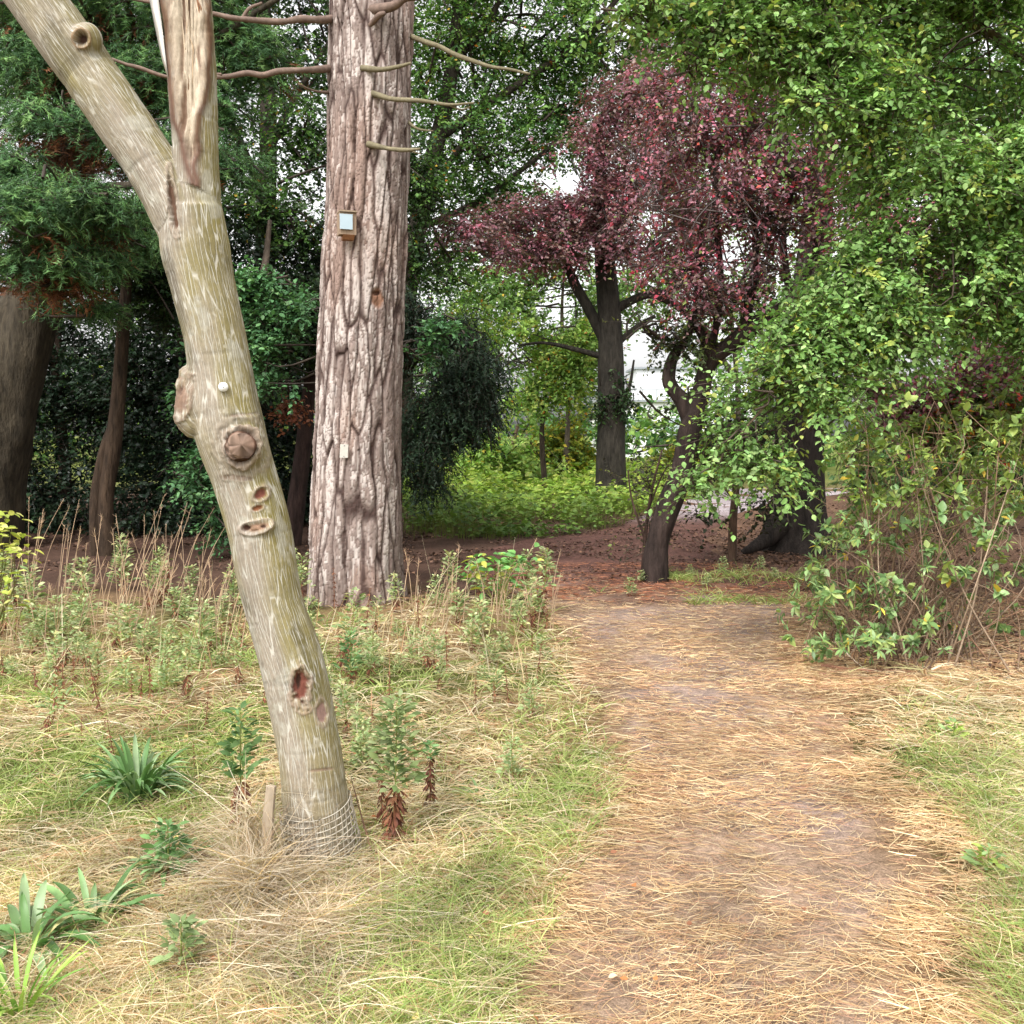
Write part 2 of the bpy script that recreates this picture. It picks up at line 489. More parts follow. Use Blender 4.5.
def path_l(y): return np.interp(y, PL[:, 1], PL[:, 0]) + (vnoise(np.stack([y * 1.7, y * 0, y * 0 + 3], -1), 2) - .5) * .16
def path_r(y): return np.interp(y, PR[:, 1], PR[:, 0]) + (vnoise(np.stack([y * 1.7, y * 0, y * 0 + 9], -1), 2) - .5) * .2

def spread(lo, hi, step, far, grow=1.18):
    a = list(np.arange(lo, hi, step)); s = step
    b = []
    x = a[-1]
    while x < far:
        s *= grow; x += s; b.append(x)
    c = []; s = step; x = a[0]
    while x > -far:
        s *= grow; x -= s; c.append(x)
    return np.array(c[::-1] + a + b)

def grid_mesh(X, Y):
    gx, gy = np.meshgrid(X, Y)
    n, m = gx.shape
    k = (np.arange(n - 1)[:, None] * m + np.arange(m - 1)[None])
    T = np.stack([np.stack([k, k + 1, k + m + 1], -1), np.stack([k, k + m + 1, k + m], -1)], 2).reshape(-1, 3)
    return gx.ravel(), gy.ravel(), T

THATCH = lin(128, 106, 76); SOIL = lin(122, 92, 76); DARKSOIL = lin(84, 64, 54); GREENG = lin(92, 96, 50)
gx, gy, gt = grid_mesh(spread(-7, 7, .07, 260), spread(-1, 16, .07, 260))
p3 = np.stack([gx, gy, gx * 0], -1)
n1 = fbm(p3 * .9, 40, 3)[:, None]; n2 = fbm(p3 * 3, 44, 3)[:, None]
K = THATCH * (1 - sstep(.42, .62, n1)) + GREENG * sstep(.42, .62, n1)
K = K * (.7 + .6 * n2)
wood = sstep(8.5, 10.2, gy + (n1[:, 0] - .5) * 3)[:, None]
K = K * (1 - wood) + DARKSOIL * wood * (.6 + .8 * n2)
rshrub = (sstep(1.9, 2.6, gx - (n1[:, 0] - .5)) * sstep(6.0, 7.0, gy))[:, None]
K = K * (1 - rshrub) + lin(112, 86, 70) * rshrub * (.7 + .6 * n2)
farg = sstep(24, 34, gy)[:, None]
K = K * (1 - farg) + lin(110, 118, 60) * farg
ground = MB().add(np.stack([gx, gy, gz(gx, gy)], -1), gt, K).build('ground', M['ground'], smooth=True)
tag(ground, 'dry thatch and bare woodland soil under everything', None, kind='structure')

ys = np.concatenate([np.arange(-2, 12, .06), np.arange(12, 28, .15)])
us = np.linspace(0, 1, 40)
yy, uu = np.meshgrid(ys, us, indexing='ij')
xl, xr = path_l(ys)[:, None], path_r(ys)[:, None]
xx = xl + (xr - xl) * uu
n, m = yy.shape
k = (np.arange(n - 1)[:, None] * m + np.arange(m - 1)[None])
T = np.stack([np.stack([k, k + 1, k + m + 1], -1), np.stack([k, k + m + 1, k + m], -1)], 2).reshape(-1, 3)
px_, py_ = xx.ravel(), yy.ravel()
p3 = np.stack([px_, py_, px_ * 0], -1)
n1 = fbm(p3 * 1.6, 50, 3)[:, None]; n2 = fbm(p3 * 9, 53, 3)[:, None]
K = (lin(150, 130, 119) * (1 - sstep(.4, .6, n1)) + lin(158, 134, 114) * sstep(.4, .6, n1)) * (.7 + .6 * n2)
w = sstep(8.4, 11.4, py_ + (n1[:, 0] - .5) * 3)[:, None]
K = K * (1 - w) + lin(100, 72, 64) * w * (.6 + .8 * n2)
w = sstep(17, 21, py_)[:, None]
K = K * (1 - w) + lin(168, 156, 158) * w
ue = np.minimum(uu, 1 - uu).ravel() * (xr - xl).repeat(40, 1).ravel()
w = (1 - sstep(.0, .28, ue + (n2[:, 0] - .5) * .3))[:, None] * (1 - sstep(8, 10, py_))[:, None]
K = K * (1 - .8 * w) + lin(140, 112, 84) * .8 * w
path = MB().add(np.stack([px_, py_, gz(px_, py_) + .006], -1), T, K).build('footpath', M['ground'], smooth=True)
tag(path, 'trodden earth footpath strewn with fallen pine needles', None, kind='structure')

# ------------------------------------------------------------------ leaning tree in front
FY = 3.72
def fgp(px, py, dy=0): return P(px, py, FY + dy)
sF = FY / F
main = [(330, 905, 43), (325, 872, 37), (319, 832, 34.5), (310, 753, 31.5), (293, 667, 32), (272, 597, 31), (257, 519, 31.5), (245, 476, 32),
        (230, 427, 35), (222, 375, 31), (214, 330, 30), (203, 285, 31), (195, 250, 33), (190, 210, 30)]
limb = [(198, 262, 27), (180, 215, 28), (150, 162, 25), (113, 108, 26), (78, 58, 27), (40, 5, 27), (0, -50, 26), (-50, -120, 24), (-120, -230, 20)]
stub = [(196, 240, 26), (197, 200, 22), (196, 160, 21), (194, 100, 21.5), (190, 40, 23), (186, 0, 24), (182, -45, 21), (178, -90, 12)]
tmp = MB()
for pts in (main, limb, stub):
    V, T = pix_tube(pts, FY, 32, 60)
    V0 = np.vstack([V, [P(pts[0][0], pts[0][1], FY)]])
    s0 = 32
    j = np.arange(s0)
    T = np.vstack([T, np.stack([(j + 1) % s0, j, np.full(s0, len(V0) - 1)], -1)])
    tmp.add(V0, T, np.zeros(3))
def blob(px, py, rx, ry, dy, rdy=None):
    a = []
    c = fgp(px, py, dy)
    for i in range(9):
        th = PI * i / 8
        for j in range(16):
            ph = 2 * PI * j / 16
            a.append(c + np.array([rx * sF * math.sin(th) * math.cos(ph), (rdy or rx) * sF * math.sin(th) * math.sin(ph), ry * sF * math.cos(th)]))
    T = []
    for i in range(8):
        for j in range(16):
            q = i * 16 + j; r = i * 16 + (j + 1) % 16
            T += [(q, q + 16, r), (r, q + 16, r + 16)]
    tmp.add(np.array(a), np.array(T), np.zeros(3))
blob(193, 392, 17, 27, -.01)          # burl on the left side
blob(196, 408, 22, 30, -.02)
blob(239, 449, 26, 27, -.075, 18)     # collar around the sawn stub
blob(87, 40, 15, 16, -.055)           # knot on the limb
blob(258, 527, 18, 8, -.095, 8)
o = bpy.data.objects.new('tmp', tmp.mesh('tmp')); C.objects.link(o)
md = o.modifiers.new('r', 'REMESH'); md.mode = 'VOXEL'; md.voxel_size = .0048
ms = o.modifiers.new('s', 'SMOOTH'); ms.factor = .5; ms.iterations = 10
dg = bpy.context.evaluated_depsgraph_get()
me = bpy.data.meshes.new_from_object(o.evaluated_get(dg))
bpy.data.objects.remove(o)
me.name = 'trunk'
nv = len(me.vertices)
V = np.zeros(nv * 3, np.float32); me.vertices.foreach_get('co', V); V = V.reshape(-1, 3).astype(float)
Nn = np.zeros(nv * 3, np.float32); me.vertices.foreach_get('normal', Nn); Nn = Nn.reshape(-1, 3).astype(float)
# local bark coordinates from the nearest axis
best = np.full(nv, 9.0); bc = np.zeros((nv, 3)); th = np.zeros(nv); part_id = np.zeros(nv, int)
for pid, (pts, a0) in enumerate(((main, 0), (limb, 2.6), (stub, 2.65))):
    q, r = smooth_pts([P(p[0], p[1], FY) for p in pts], [p[2] * sF for p in pts], 80)
    al = np.r_[0, np.cumsum(np.linalg.norm(np.diff(q, axis=0), axis=1))] + a0
    tg = nrm(np.gradient(q, axis=0))
    e1 = nrm(np.cross(tg, np.array([0, 1.0, 0]))); e2 = np.cross(tg, e1)
    for c0 in range(0, nv, 40000):
        d = np.linalg.norm(V[c0:c0 + 40000, None] - q[None], axis=2) - r[None]
        i = d.argmin(1); dm = d.min(1)
        sl = slice(c0, c0 + 40000)
        up_ = dm < best[sl]
        rel = V[sl] - q[i]
        along = al[i] + (rel * tg[i]).sum(1)
        nb = np.stack([(rel * e1[i]).sum(1), (rel * e2[i]).sum(1), along], -1)
        best[sl] = np.where(up_, dm, best[sl]); bc[sl] = np.where(up_[:, None], nb, bc[sl]); part_id[sl] = np.where(up_, pid, part_id[sl])
        th[sl] = np.where(up_, np.arctan2((rel * e1[i]).sum(1), -rel[:, 1]), th[sl])
# equivalent picture coordinates in the plane of the trunk
X_, Z_ = V[:, 0], V[:, 2]
den = (V[:, 1] * _cp - (Z_ - EYE) * _sp)
sx = 512 + F * X_ / den
sy = 512 - F * ((Z_ - EYE) * _cp + V[:, 1] * _sp) / den
front = sstep(.15, -.25, Nn[:, 1])
GREY = lin(146, 135, 120); OLIVE = lin(136, 126, 84); OLV2 = lin(120, 110, 58)
nl = fbm(bc * np.array([7, 7, 2.2]), 60, 3); nl2 = fbm(bc * np.array([22, 22, 6]), 63, 3)
ol = sstep(.35, .68, nl + .22 * sstep(-.02, .09, X_ - np.interp(Z_, [0, 3], [-.7, -1.25]) ) - .08)
K = GREY[None] * (1 - ol[:, None]) + OLIVE[None] * ol[:, None]
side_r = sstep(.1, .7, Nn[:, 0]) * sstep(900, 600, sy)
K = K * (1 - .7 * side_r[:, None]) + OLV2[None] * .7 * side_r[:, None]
K *= (.8 + .4 * nl2)[:, None]
lich = sstep(.6, .68, fbm(bc * np.array([16, 16, 11]), 67, 4))[:, None]
K = K * (1 - .55 * lich) + lin(170, 166, 152) * .55 * lich
dkp = sstep(.6, .72, fbm(bc * np.array([11, 11, 5]) + 9, 69, 4))[:, None]
K = K * (1 - .35 * dkp)
low = sstep(690, 850, sy)[:, None]
K = K * (1 - .6 * low) + lin(138, 124, 110) * .6 * low
disp = (fbm(bc * np.array([9, 9, 3.5]), 70, 3) - .5) * .016 + (nl2 - .5) * .005
# horizontal wrinkles
wr = fbm(bc * np.array([4, 4, 34]), 77, 2)
disp -= sstep(.66, .76, wr) * .0015
K *= (1 - .1 * sstep(.64, .76, wr))[:, None]
woodm = np.zeros(nv)
def feature(px, py, rx, ry, depth, col, edge=.25, wood=1.0, ang=0, nz=.3, rim=0, rimcol=None):
    global K, disp, woodm
    u = (sx - px); v = (sy - py)
    ca, sa = math.cos(ang), math.sin(ang)
    u, v = u * ca + v * sa, -u * sa + v * ca
    r = np.sqrt((u / rx) ** 2 + (v / ry) ** 2) + (fbm(np.stack([sx * .09, sy * .09, sx * 0], -1), 80, 3) - .5) * nz * 2 + (fbm(np.stack([sx * .35, sy * .35, sx * 0], -1), 83, 2) - .5) * nz * .8
    msk = sstep(1, 1 - edge, r) * front
    rm = np.exp(-((r - 1.12) / .2) ** 2) * front
    disp += (-depth * msk + rim * rm) * (.75 + .5 * nl2)
    K = K * (1 - msk[:, None]) + np.asarray(col) * msk[:, None] * (.7 + .6 * nl2[:, None])
    if rimcol is not None:
        K = K * (1 - .7 * rm[:, None]) + np.asarray(rimcol) * .7 * rm[:, None]
    woodm = np.maximum(woodm, np.maximum(msk * wood, rm * .6 if rim else 0))
BR = lin(120, 76, 50); RED = lin(112, 66, 54); DK = lin(64, 42, 32); PALE = lin(152, 136, 122)
feature(181, 396, 10, 24, .006, lin(122, 98, 82), .5, .9, .1, .5, .006, lin(120, 98, 82))
feature(180, 388, 4, 7, .006, lin(84, 62, 50), .6, .9, .2, .6)
feature(241, 447, 24, 27, .0, lin(134, 118, 104), .6, .7, 0, .3, .006, lin(140, 128, 112))
feature(241, 447, 15, 16, .012, lin(92, 66, 50), .3, .9, 0, .35, .02, lin(146, 130, 114))
feature(240, 478, 22, 3, .004, lin(120, 104, 88), .6, .5, .1, .5)
feature(238, 415, 20, 2.5, .004, lin(120, 104, 88), .6, .5, -.1, .5)
feature(262, 493, 9, 7, .008, RED, .4, 1, -.5, .4, .006, PALE)
feature(258, 508, 7, 3, .005, BR, .4, 1, -.3, .4, .003, PALE)
feature(257, 527, 13, 6, .008, lin(140, 112, 92), .4, 1, -.2, .3, .007, PALE)
feature(246, 528, 4, 4, .006, DK, .5, 1)
feature(263, 526, 4, 3.5, .006, DK, .5, 1)
feature(301, 689, 10, 20, .016, RED, .3, 1, -.1, .6, .005, lin(150, 128, 112))
feature(299, 682, 3.5, 11, .008, DK, .5, 1, .1, .5)
feature(322, 714, 6, 13, .005, lin(140, 112, 102), .35, 1, -.1, .4, .002, PALE)
feature(82, 39, 7.5, 8, .022, DK, .4, 1, 0, .2, .008, lin(140, 110, 80))
feature(320, 770, 14, 2.5, .003, lin(130, 110, 90), .5, 1, -.1, .5)
feature(172, 200, 4, 32, .014, lin(96, 70, 54), .5, 1, -.12, .5, .006, PALE)
# split hollow stem
lx = np.interp(sy, [-100, 0, 62, 100, 140, 190], [162, 164, 169, 172, 180, 193]) + (vnoise(np.stack([sy * .05, sy * 0, sy * 0], -1), 90) - .5) * 5
rx_ = np.interp(sy, [-100, 0, 62, 108, 140, 190], [211, 210, 208, 201, 197, 194.5]) + (vnoise(np.stack([sy * .06, sy * 0 + 4, sy * 0], -1), 91) - .5) * 5
ins = np.minimum(sx - lx, rx_ - sx)
hol = sstep(0, 5, ins) * front * (sy < 196) * (part_id > 0)
rimm = np.exp(-((ins) / 4.2) ** 2) * front * (sy < 200) * (part_id > 0)
grain = fbm(np.stack([sx * .22, sy * .018, sx * 0], -1), 95, 4)
mid = np.clip(ins / 14, 0, 1)
g2_ = fbm(np.stack([sx * .8, sy * .035, sx * 0], -1), 97, 4)
woodc = lin(190, 175, 154)[None] * (1 - sstep(.5, .64, grain))[:, None] + lin(122, 98, 80)[None] * sstep(.5, .64, grain)[:, None]
woodc = woodc * (.7 + .6 * g2_)[:, None]
disp += -.036 * hol * sstep(0, 14, ins) + .006 * rimm - .03 * hol * (grain - .5) - .02 * hol * (g2_ - .5)
K = K * (1 - hol[:, None]) + woodc * hol[:, None]
K = K * (1 - .85 * rimm[:, None]) + lin(94, 62, 50) * .85 * rimm[:, None] * (.6 + .8 * nl2[:, None])
woodm = np.maximum(woodm, np.maximum(hol, rimm))
V2 = V + Nn * disp[:, None]
me.vertices.foreach_set('co', V2.astype(np.float32).ravel())
me.polygons.foreach_set('use_smooth', np.ones(len(me.polygons), bool))
me.update()
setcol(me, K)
a = me.attributes.new('barkco', 'FLOAT_VECTOR', 'POINT'); a.data.foreach_set('vector', np.stack([th * .115, bc[:, 2], th * 0], -1).astype(np.float32).ravel())
a = me.attributes.new('wood', 'FLOAT', 'POINT'); a.data.foreach_set('value', woodm.astype(np.float32))
base = on(325, 872)
ft = thing('leaning_tree', base, 'leaning grey-barked tree in front, forked, with one broken hollow stem', 'tree')
link('trunk', me, M['fgbark'], ft)
# sawn branch stub
mb = MB()
V, T = tube([fgp(240, 447, -.10), fgp(240.5, 446, -.13), fgp(241, 445, -.154), fgp(241, 445, -.166), fgp(241, 445, -.168), fgp(241, 445, -.167)], [16 * sF, 14 * sF, 13 * sF, 11 * sF, 7 * sF, 2 * sF], 40, 26, .3, 3, True, 30)
rr_ = np.hypot((V[:, 0] - fgp(241, 445, -.18)[0]), (V[:, 2] - fgp(241, 445, -.18)[2])) / sF
face = sstep(-.15, -.162, V[:, 1] - FY)[:, None]
crk = sstep(.55, .7, fbm(np.stack([np.arctan2(V[:, 2] - 1.55, V[:, 0] + .98) * 3, rr_ * .25, rr_ * 0], -1), 6, 3))[:, None]
kk = (lin(88, 62, 48) * (1 - face) + lin(134, 112, 98) * face) * (.55 + .9 * fbm(V * 70, 5, 4))[:, None] * (1 - .5 * crk)
V[:, 1] += .008 * crk[:, 0] * face[:, 0] + (fbm(V * 90, 15, 2) - .5) * .01
mb.add(V, T, kk); mb.build('branch_stub', M['wood'], ft, True)
# torn strip of pale bark beside the broken stem
mb = MB()
ptsL = [(153, -60), (154, 0), (159, 30), (164, 60), (168, 78)]
wd_ = [9, 9, 7, 4, .6]
vv = []
for (a_, b_), w_ in zip(ptsL, wd_):
    vv += [fgp(a_ - w_ * .5, b_, -.03), fgp(a_ + w_ * .5, b_, -.06), fgp(a_ + w_ * .5, b_, -.03)]
tt = []
for i in range(4):
    for j in range(3):
        q = i * 3 + j; r = i * 3 + (j + 1) % 3
        tt += [(q, r, r + 3), (q, r + 3, q + 3)]
mb.add(np.array(vv), tt, lin(226, 220, 212)); mb.build('bark_strip', M['wood'], ft)

# splinters standing in the hollow
mb = MB()
for k in range(16):
    f_ = rng.random(); yb = rng.uniform(20, 150); yt = yb - rng.uniform(30, 90)
    x0_ = np.interp(yb, [0, 140, 190], [168, 183, 193]) * (1 - f_) + np.interp(yb, [0, 140, 190], [205, 194, 194]) * f_
    V, T = tube([fgp(x0_, yb, -.03), fgp(x0_ + rng.normal() * 1.5, (yb + yt) / 2, -.045), fgp(x0_ + rng.normal() * 3 - 2, yt, -.05)], [.003, .0035, .0004], 4, 8, .3, k)
    mb.add(V, T, lin(*[(190, 166, 138), (140, 104, 78), (206, 188, 164)][k % 3]))
mb.build('splintered_wood', M['wood'], ft)

# numbered disc nailed to it
def disc(name, c, r, th, mat, label, cat):
    mb = MB()
    V, T = tube([np.zeros(3), np.array([0, -th, 0])], [r, r * .96], 24, 2)
    mb.add(V, T, np.ones(3)); o = mb.build(name, mat); o.location = c
    return tag(o, label, cat)
M['tag'] = plain('white_tag', (.8, .8, .78), .4)
tag_o = disc('tree_tag', fgp(223.5, 387, -.118), 4.6 * sF, .008, M['tag'], 'small round white disc nailed to the leaning tree', 'tree tag')
M['nail'] = plain('nail_steel', (.3, .3, .3), .4, .8)
mb = MB(); V, T = tube([fgp(223.5, 387, -.125), fgp(223.5, 387, -.13)], [.7 * sF, .7 * sF], 8, 2); mb.add(V, T, np.ones(3)); mb.build('nail', M['nail'], tag_o)

# wire netting around the foot
g = thing('wire_tree_guard', base, 'rusty square wire netting wrapped around the foot of the leaning tree', 'tree guard')
mb = MB()
qm, rm_ = smooth_pts([P(p[0], p[1], FY) for p in main], [p[2] * sF for p in main], 200)
def guard_pt(z, a):
    i = np.abs(qm[:, 2] - z).argmin()
    r = rm_[i] * 1.02 + .007 + .005 * math.sin(3 * a + z * 20)
    return np.array([qm[i, 0] + r * math.cos(a), qm[i, 1] + r * math.sin(a), z + .012 * math.sin(a * 2 + 1) + .03 * math.cos(a)])
zt = P(318, 806, FY)[2]
zs = np.arange(zt, 0.0, -.024)
for z in zs:
    pts = [guard_pt(z, a) for a in np.linspace(0, 2 * PI, 41)]
    V, T = tube(pts, [.0019] * 41, 4, 41); mb.add(V, T, lin(186, 178, 164))
for a in np.linspace(0, 2 * PI, 36, endpoint=False):
    pts = [guard_pt(z, a) + rng.normal(size=3) * .001 for z in zs]
    V, T = tube(pts, [.0019] * len(zs), 4, len(zs)); mb.add(V, T, lin(170, 160, 144))
mb.build('netting', M['twig'], g)

# wooden stake
mb = MB(); mb.flat = True
b0 = on(262, 880); b0[2] -= .1
t0 = P(271, 786, b0[1] + .02)
V, T = tube([b0, (b0 * .5 + t0 * .5), t0], [.023, .021, .018], 5, 18, .3, 4, True, 16)
mb.add(V, T, lin(166, 150, 130) * (.6 + .8 * fbm(V * np.array([70, 70, 8]), 3, 3))[:, None]); o = mb.build('wooden_stake', M['wood'])
tag(o, 'short weathered wooden stake beside the foot of the leaning tree', 'stake')

# ------------------------------------------------------------------ pine tree
PY = 9.75
sP = PY / F
prof = [(354, 640, 60), (354.5, 604, 51), (355, 590, 48), (355, 560, 46), (356, 500, 43.5), (357, 450, 42), (360, 350, 40.5), (366, 220, 39.5), (369, 150, 39), (371, 0, 40), (374, -200, 36), (380, -500, 28)]
q, r = smooth_pts([P(p[0], p[1], PY) for p in prof], [p[2] * sP for p in prof], 1500)
nz_, na = 1500, 220
ang = np.arange(na) / na * 2 * PI
cs = np.stack([np.cos(ang), np.sin(ang)], -1)
px3 = np.stack([np.tile(cs[None, :, 0] * .42, (nz_, 1)), np.tile(cs[None, :, 1] * .42, (nz_, 1)), np.tile(q[:, 2][:, None], (1, na))], -1)
warp = np.stack([fbm(px3 * np.array([5, 5, 2.2]), s, 3) - .5 for s in (101, 102, 103)], -1)
pw = px3 + warp * np.array([.09, .09, .5])
f1, f2, idr = worley(pw * np.array([8.6, 8.6, 1.05]), 110)
e1 = f2 - f1
nn = fbm((px3 + warp * np.array([.05, .05, .25])) * np.array([15, 15, 2.9]), 120, 4)
lv_ = nn * 15 + idr * 3
stp = np.floor(lv_); frc = lv_ - stp
idr2 = _h(stp.astype(np.int64), np.floor(idr * 50).astype(np.int64), (stp * 0).astype(np.int64), 5)
e2 = np.minimum(frc, 1 - frc)
fine = fbm(px3 * np.array([40, 40, 12]), 130, 3)
flow = fbm(px3 * np.array([26, 26, 3]), 134, 3)
hh = sstep(.0, .2, e1) * .017 + (stp - 7) * .0032 + sstep(0, .3, e2) * .004 + (idr - .5) * .016 + (fine - .5) * .009
lobe = .07 * np.sin(ang * 5 + .6)[None] * sstep(.75, -.1, q[:, 2])[:, None]
R = r[:, None] * (1 + lobe) + hh - .018
Vp = np.stack([q[:, 0:1] + cs[None, :, 0] * R, q[:, 1:2] + cs[None, :, 1] * R, np.tile(q[:, 2:3], (1, na))], -1).reshape(-1, 3)
plate = lin(132, 117, 110)[None, None] * (.75 + .5 * flow[..., None])
pale = lin(200, 189, 182)[None, None]
pf = sstep(.46, .62, idr2 + (flow - .5) * .5 + (fine - .5) * .4)[..., None] * sstep(.08, .2, e1)[..., None]
Kp = plate * (1 - pf * .7) + pale * pf * .7
warm = sstep(.55, .75, fbm(px3 * np.array([3, 3, 1.2]), 140, 2))[..., None]
Kp = Kp * (1 - .3 * warm) + lin(150, 116, 98) * .3 * warm
fis = (1 - sstep(.01, .12, e1))[..., None]
Kp = Kp * (1 - .92 * fis) + lin(56, 40, 36) * .92 * fis
fis2 = (1 - sstep(.0, .16, e2))[..., None]
Kp = Kp * (1 - .65 * fis2) + lin(80, 60, 54) * .65 * fis2
Kp = Kp.reshape(-1, 3)
i = np.arange(nz_ - 1)[:, None] * na; j = np.arange(na)[None]; j2 = (j + 1) % na
T = np.stack([np.stack([i + j, i + j2, i + na + j2], -1), np.stack([i + j, i + na + j2, i + na + j], -1)], 2).reshape(-1, 3)
# scars
dnp = Vp[:, 1] * _cp - (Vp[:, 2] - EYE) * _sp; sxp = 512 + F * Vp[:, 0] / dnp; syp = 512 - F * ((Vp[:, 2] - EYE) * _cp + Vp[:, 1] * _sp) / dnp
fr = Vp[:, 1] < PY - .1
for (cx_, cy_, rx0, ry0, col, dep) in ((377, 298, 7, 13, lin(122, 90, 72), .02), (376, 293, 4, 3, DK, .02)):
    rr_ = np.sqrt(((sxp - cx_) / rx0) ** 2 + ((syp - cy_) / ry0) ** 2) + (fbm(Vp * 25, 7, 2) - .5) * .6
    mk = sstep(1, .6, rr_) * fr
    Kp = Kp * (1 - mk[:, None]) + col * mk[:, None] * (.7 + .6 * fbm(Vp * 40, 8, 2))[:, None]
    Vp[:, 1] += dep * mk
pbase = on(355, 602)
pine = thing('pine_tree', pbase, 'tall pine with thick plated reddish bark beside the path, box on trunk', 'tree')
MB().add(Vp, T, Kp).build('trunk', M['pine'], pine, True)
BRN = lin(116, 98, 88); LICH = lin(116, 108, 86)
for pts, col in (
    ([(338, 18, 5, -.1), (318, 20, 4.5, -.3), (285, 21, 4, -.4), (245, 19, 3.6, -.5), (217, 14, 2.6, -.55), (175, 8, 2, -.6), (110, -6, 1.2, -.7)], BRN),
    ([(243, 19, 2.2, -.5), (250, 9, 2, -.5), (262, 3, 1.2, -.45)], BRN),
    ([(335, 68, 4.5, -.1), (300, 70, 4, -.4), (262, 73, 3.6, -.5), (215, 77, 3, -.6), (165, 75, 2.4, -.7), (140, 68, 2, -.75), (112, 59, 1.3, -.8)], BRN),
    ([(222, 76, 1.6, -.6), (212, 74, 1.3, -.6), (206, 68, .8, -.6)], BRN),
    ([(368, 10, 7, -.35), (392, 5, 5.5, -.5), (420, -4, 4.5, -.65), (470, -25, 3, -.8)], BRN),
    ([(408, 36, 3.2, -.05), (425, 43, 2.8, -.2), (455, 54, 2.3, -.35), (490, 67, 1.9, -.5), (530, 74, 1, -.6)], LICH),
    ([(372, 94, 3.4, -.36), (392, 98, 3, -.5), (425, 102, 2.6, -.6), (450, 105, 2, -.7), (474, 103, 1, -.75)], LICH),
    ([(450, 105, 1.4, -.7), (462, 109, 1, -.7), (470, 107, .6, -.7)], LICH),
    ([(362, 68, 3.6, -.38), (380, 69, 3.2, -.5), (398, 67, 2.6, -.55), (411, 63, 1.4, -.6)], LICH),
    ([(370, 145, 3.6, -.36), (388, 148, 2.8, -.5), (405, 150, 2.2, -.6), (420, 149, 1.2, -.65)], LICH),
    ([(405, 149, 1.4, -.6), (413, 152, .9, -.6), (421, 154, .5, -.6)], LICH),
    ([(334, 93, 2, -.05), (315, 90, 1.5, -.3), (298, 84, .8, -.5)], BRN),
    ([(406, 122, 1.8, -.05), (420, 129, 1.4, -.2), (433, 131, .7, -.3)], LICH),
    ([(372, 25, 3.5, -.38), (378, 16, 3.5, -.45), (385, 13, 2, -.5)], BRN)):
    pq = []
    for (a0_, b0_, r0_, d0_), (a1_, b1_, r1_, d1_) in zip(pts[:-1], pts[1:]):
        n_s = max(1, int(abs(a1_ - a0_) / 14))
        for q_ in range(n_s):
            f_ = q_ / n_s
            pq.append((a0_ + (a1_ - a0_) * f_ + rng.normal() * .8, b0_ + (b1_ - b0_) * f_ + rng.normal() * .9, (r0_ + (r1_ - r0_) * f_) * rng.uniform(.72, .98), d0_ + (d1_ - d0_) * f_ + rng.normal() * .01))
    pq.append(pts[-1])
    V, T = pix_tube(pq, PY, 8, len(pq) * 4, .3, 4)
    MB().add(V, T, col * (.75 + .5 * fbm(V * 14, 3, 2))[:, None]).build('dead_branch', M['twig'], pine, True)

# bird box
def boxm(mb, c, s, col, taper=0):
    mb.flat = True
    c = np.asarray(c, float); x, y, z = [v / 2 for v in s]
    V = np.array([[-x, -y, -z], [x, -y, -z], [x, y, -z], [-x, y, -z], [-x, -y, z], [x, -y, z], [x, y, z], [-x, y, z]])
    if taper:
        V[:2, 1] += taper
    Tq = [(0, 1, 5, 4), (1, 2, 6, 5), (2, 3, 7, 6), (3, 0, 4, 7), (4, 5, 6, 7), (3, 2, 1, 0)]
    T = [t for a, b, c_, d in Tq for t in ((a, b, c_), (a, c_, d))]
    mb.add(V + c, T, col)
bxc = P(346, 224, PY - .5)
bb = thing('bird_box', bxc, 'small wooden bird box with pale blue front fixed to the pine trunk', 'bird box')
bb.rotation_euler = (0, 0, .35)
WOODC = lin(172, 148, 126)
rot = np.array([[math.cos(.35), -math.sin(.35), 0], [math.sin(.35), math.cos(.35), 0], [0, 0, 1]])
def bpart(name, items, mat):
    mb = MB()
    for c, s, col, tp in items:
        boxm(mb, c, s, col, tp)
    mb.V = [v @ rot.T + bxc for v in mb.V]
    return mb.build(name, mat, bb)
bpart('body', [((.012, .03, 0), (.15, .13, .19), WOODC * .75, .012)], M['wood'])
bpart('roof', [((.012, .02, .104), (.154, .15, .014), lin(150, 132, 112), 0)], M['wood'])
M['box_front'] = plain('pale_blue_paint', lin(176, 194, 204), .85, 0, .06, 14)
bpart('front_panel', [((-.006, -.042, .012), (.112, .016, .13), np.ones(3), .006)], M['box_front'])
bpart('floor_board', [((.02, .02, -.115), (.1, .1, .04), lin(136, 94, 64), .025)], M['wood'])
M['plate'] = plain('pale_plate', lin(205, 200, 190), .5, 0, .1, 60)
mb = MB(); boxm(mb, (0, 0, 0), (.072, .012, .122), np.ones(3)); o = mb.build('marker_plate', M['plate'])
o.location = P(344, 451, PY - .455); o.rotation_euler = (0.02, .06, .3)
tag(o, 'small pale rectangular plate fixed low on the pine trunk', 'plate')
for z in (.05, -.05):
    V, T = tube([np.array([0, -.006, z]), np.array([0, -.01, z])], [.005, .004], 8, 2)
    s_ = bpy.data.objects.new('screw', MB().add(V, T, np.ones(3)).mesh('screw')); C.objects.link(s_); s_.data.materials.append(M['nail']); s_.parent = o

# ------------------------------------------------------------------ trees behind
def tree_root(name, px, py, label, cat='tree', group=None):
    return thing(name, on(px, py), label, cat, group)

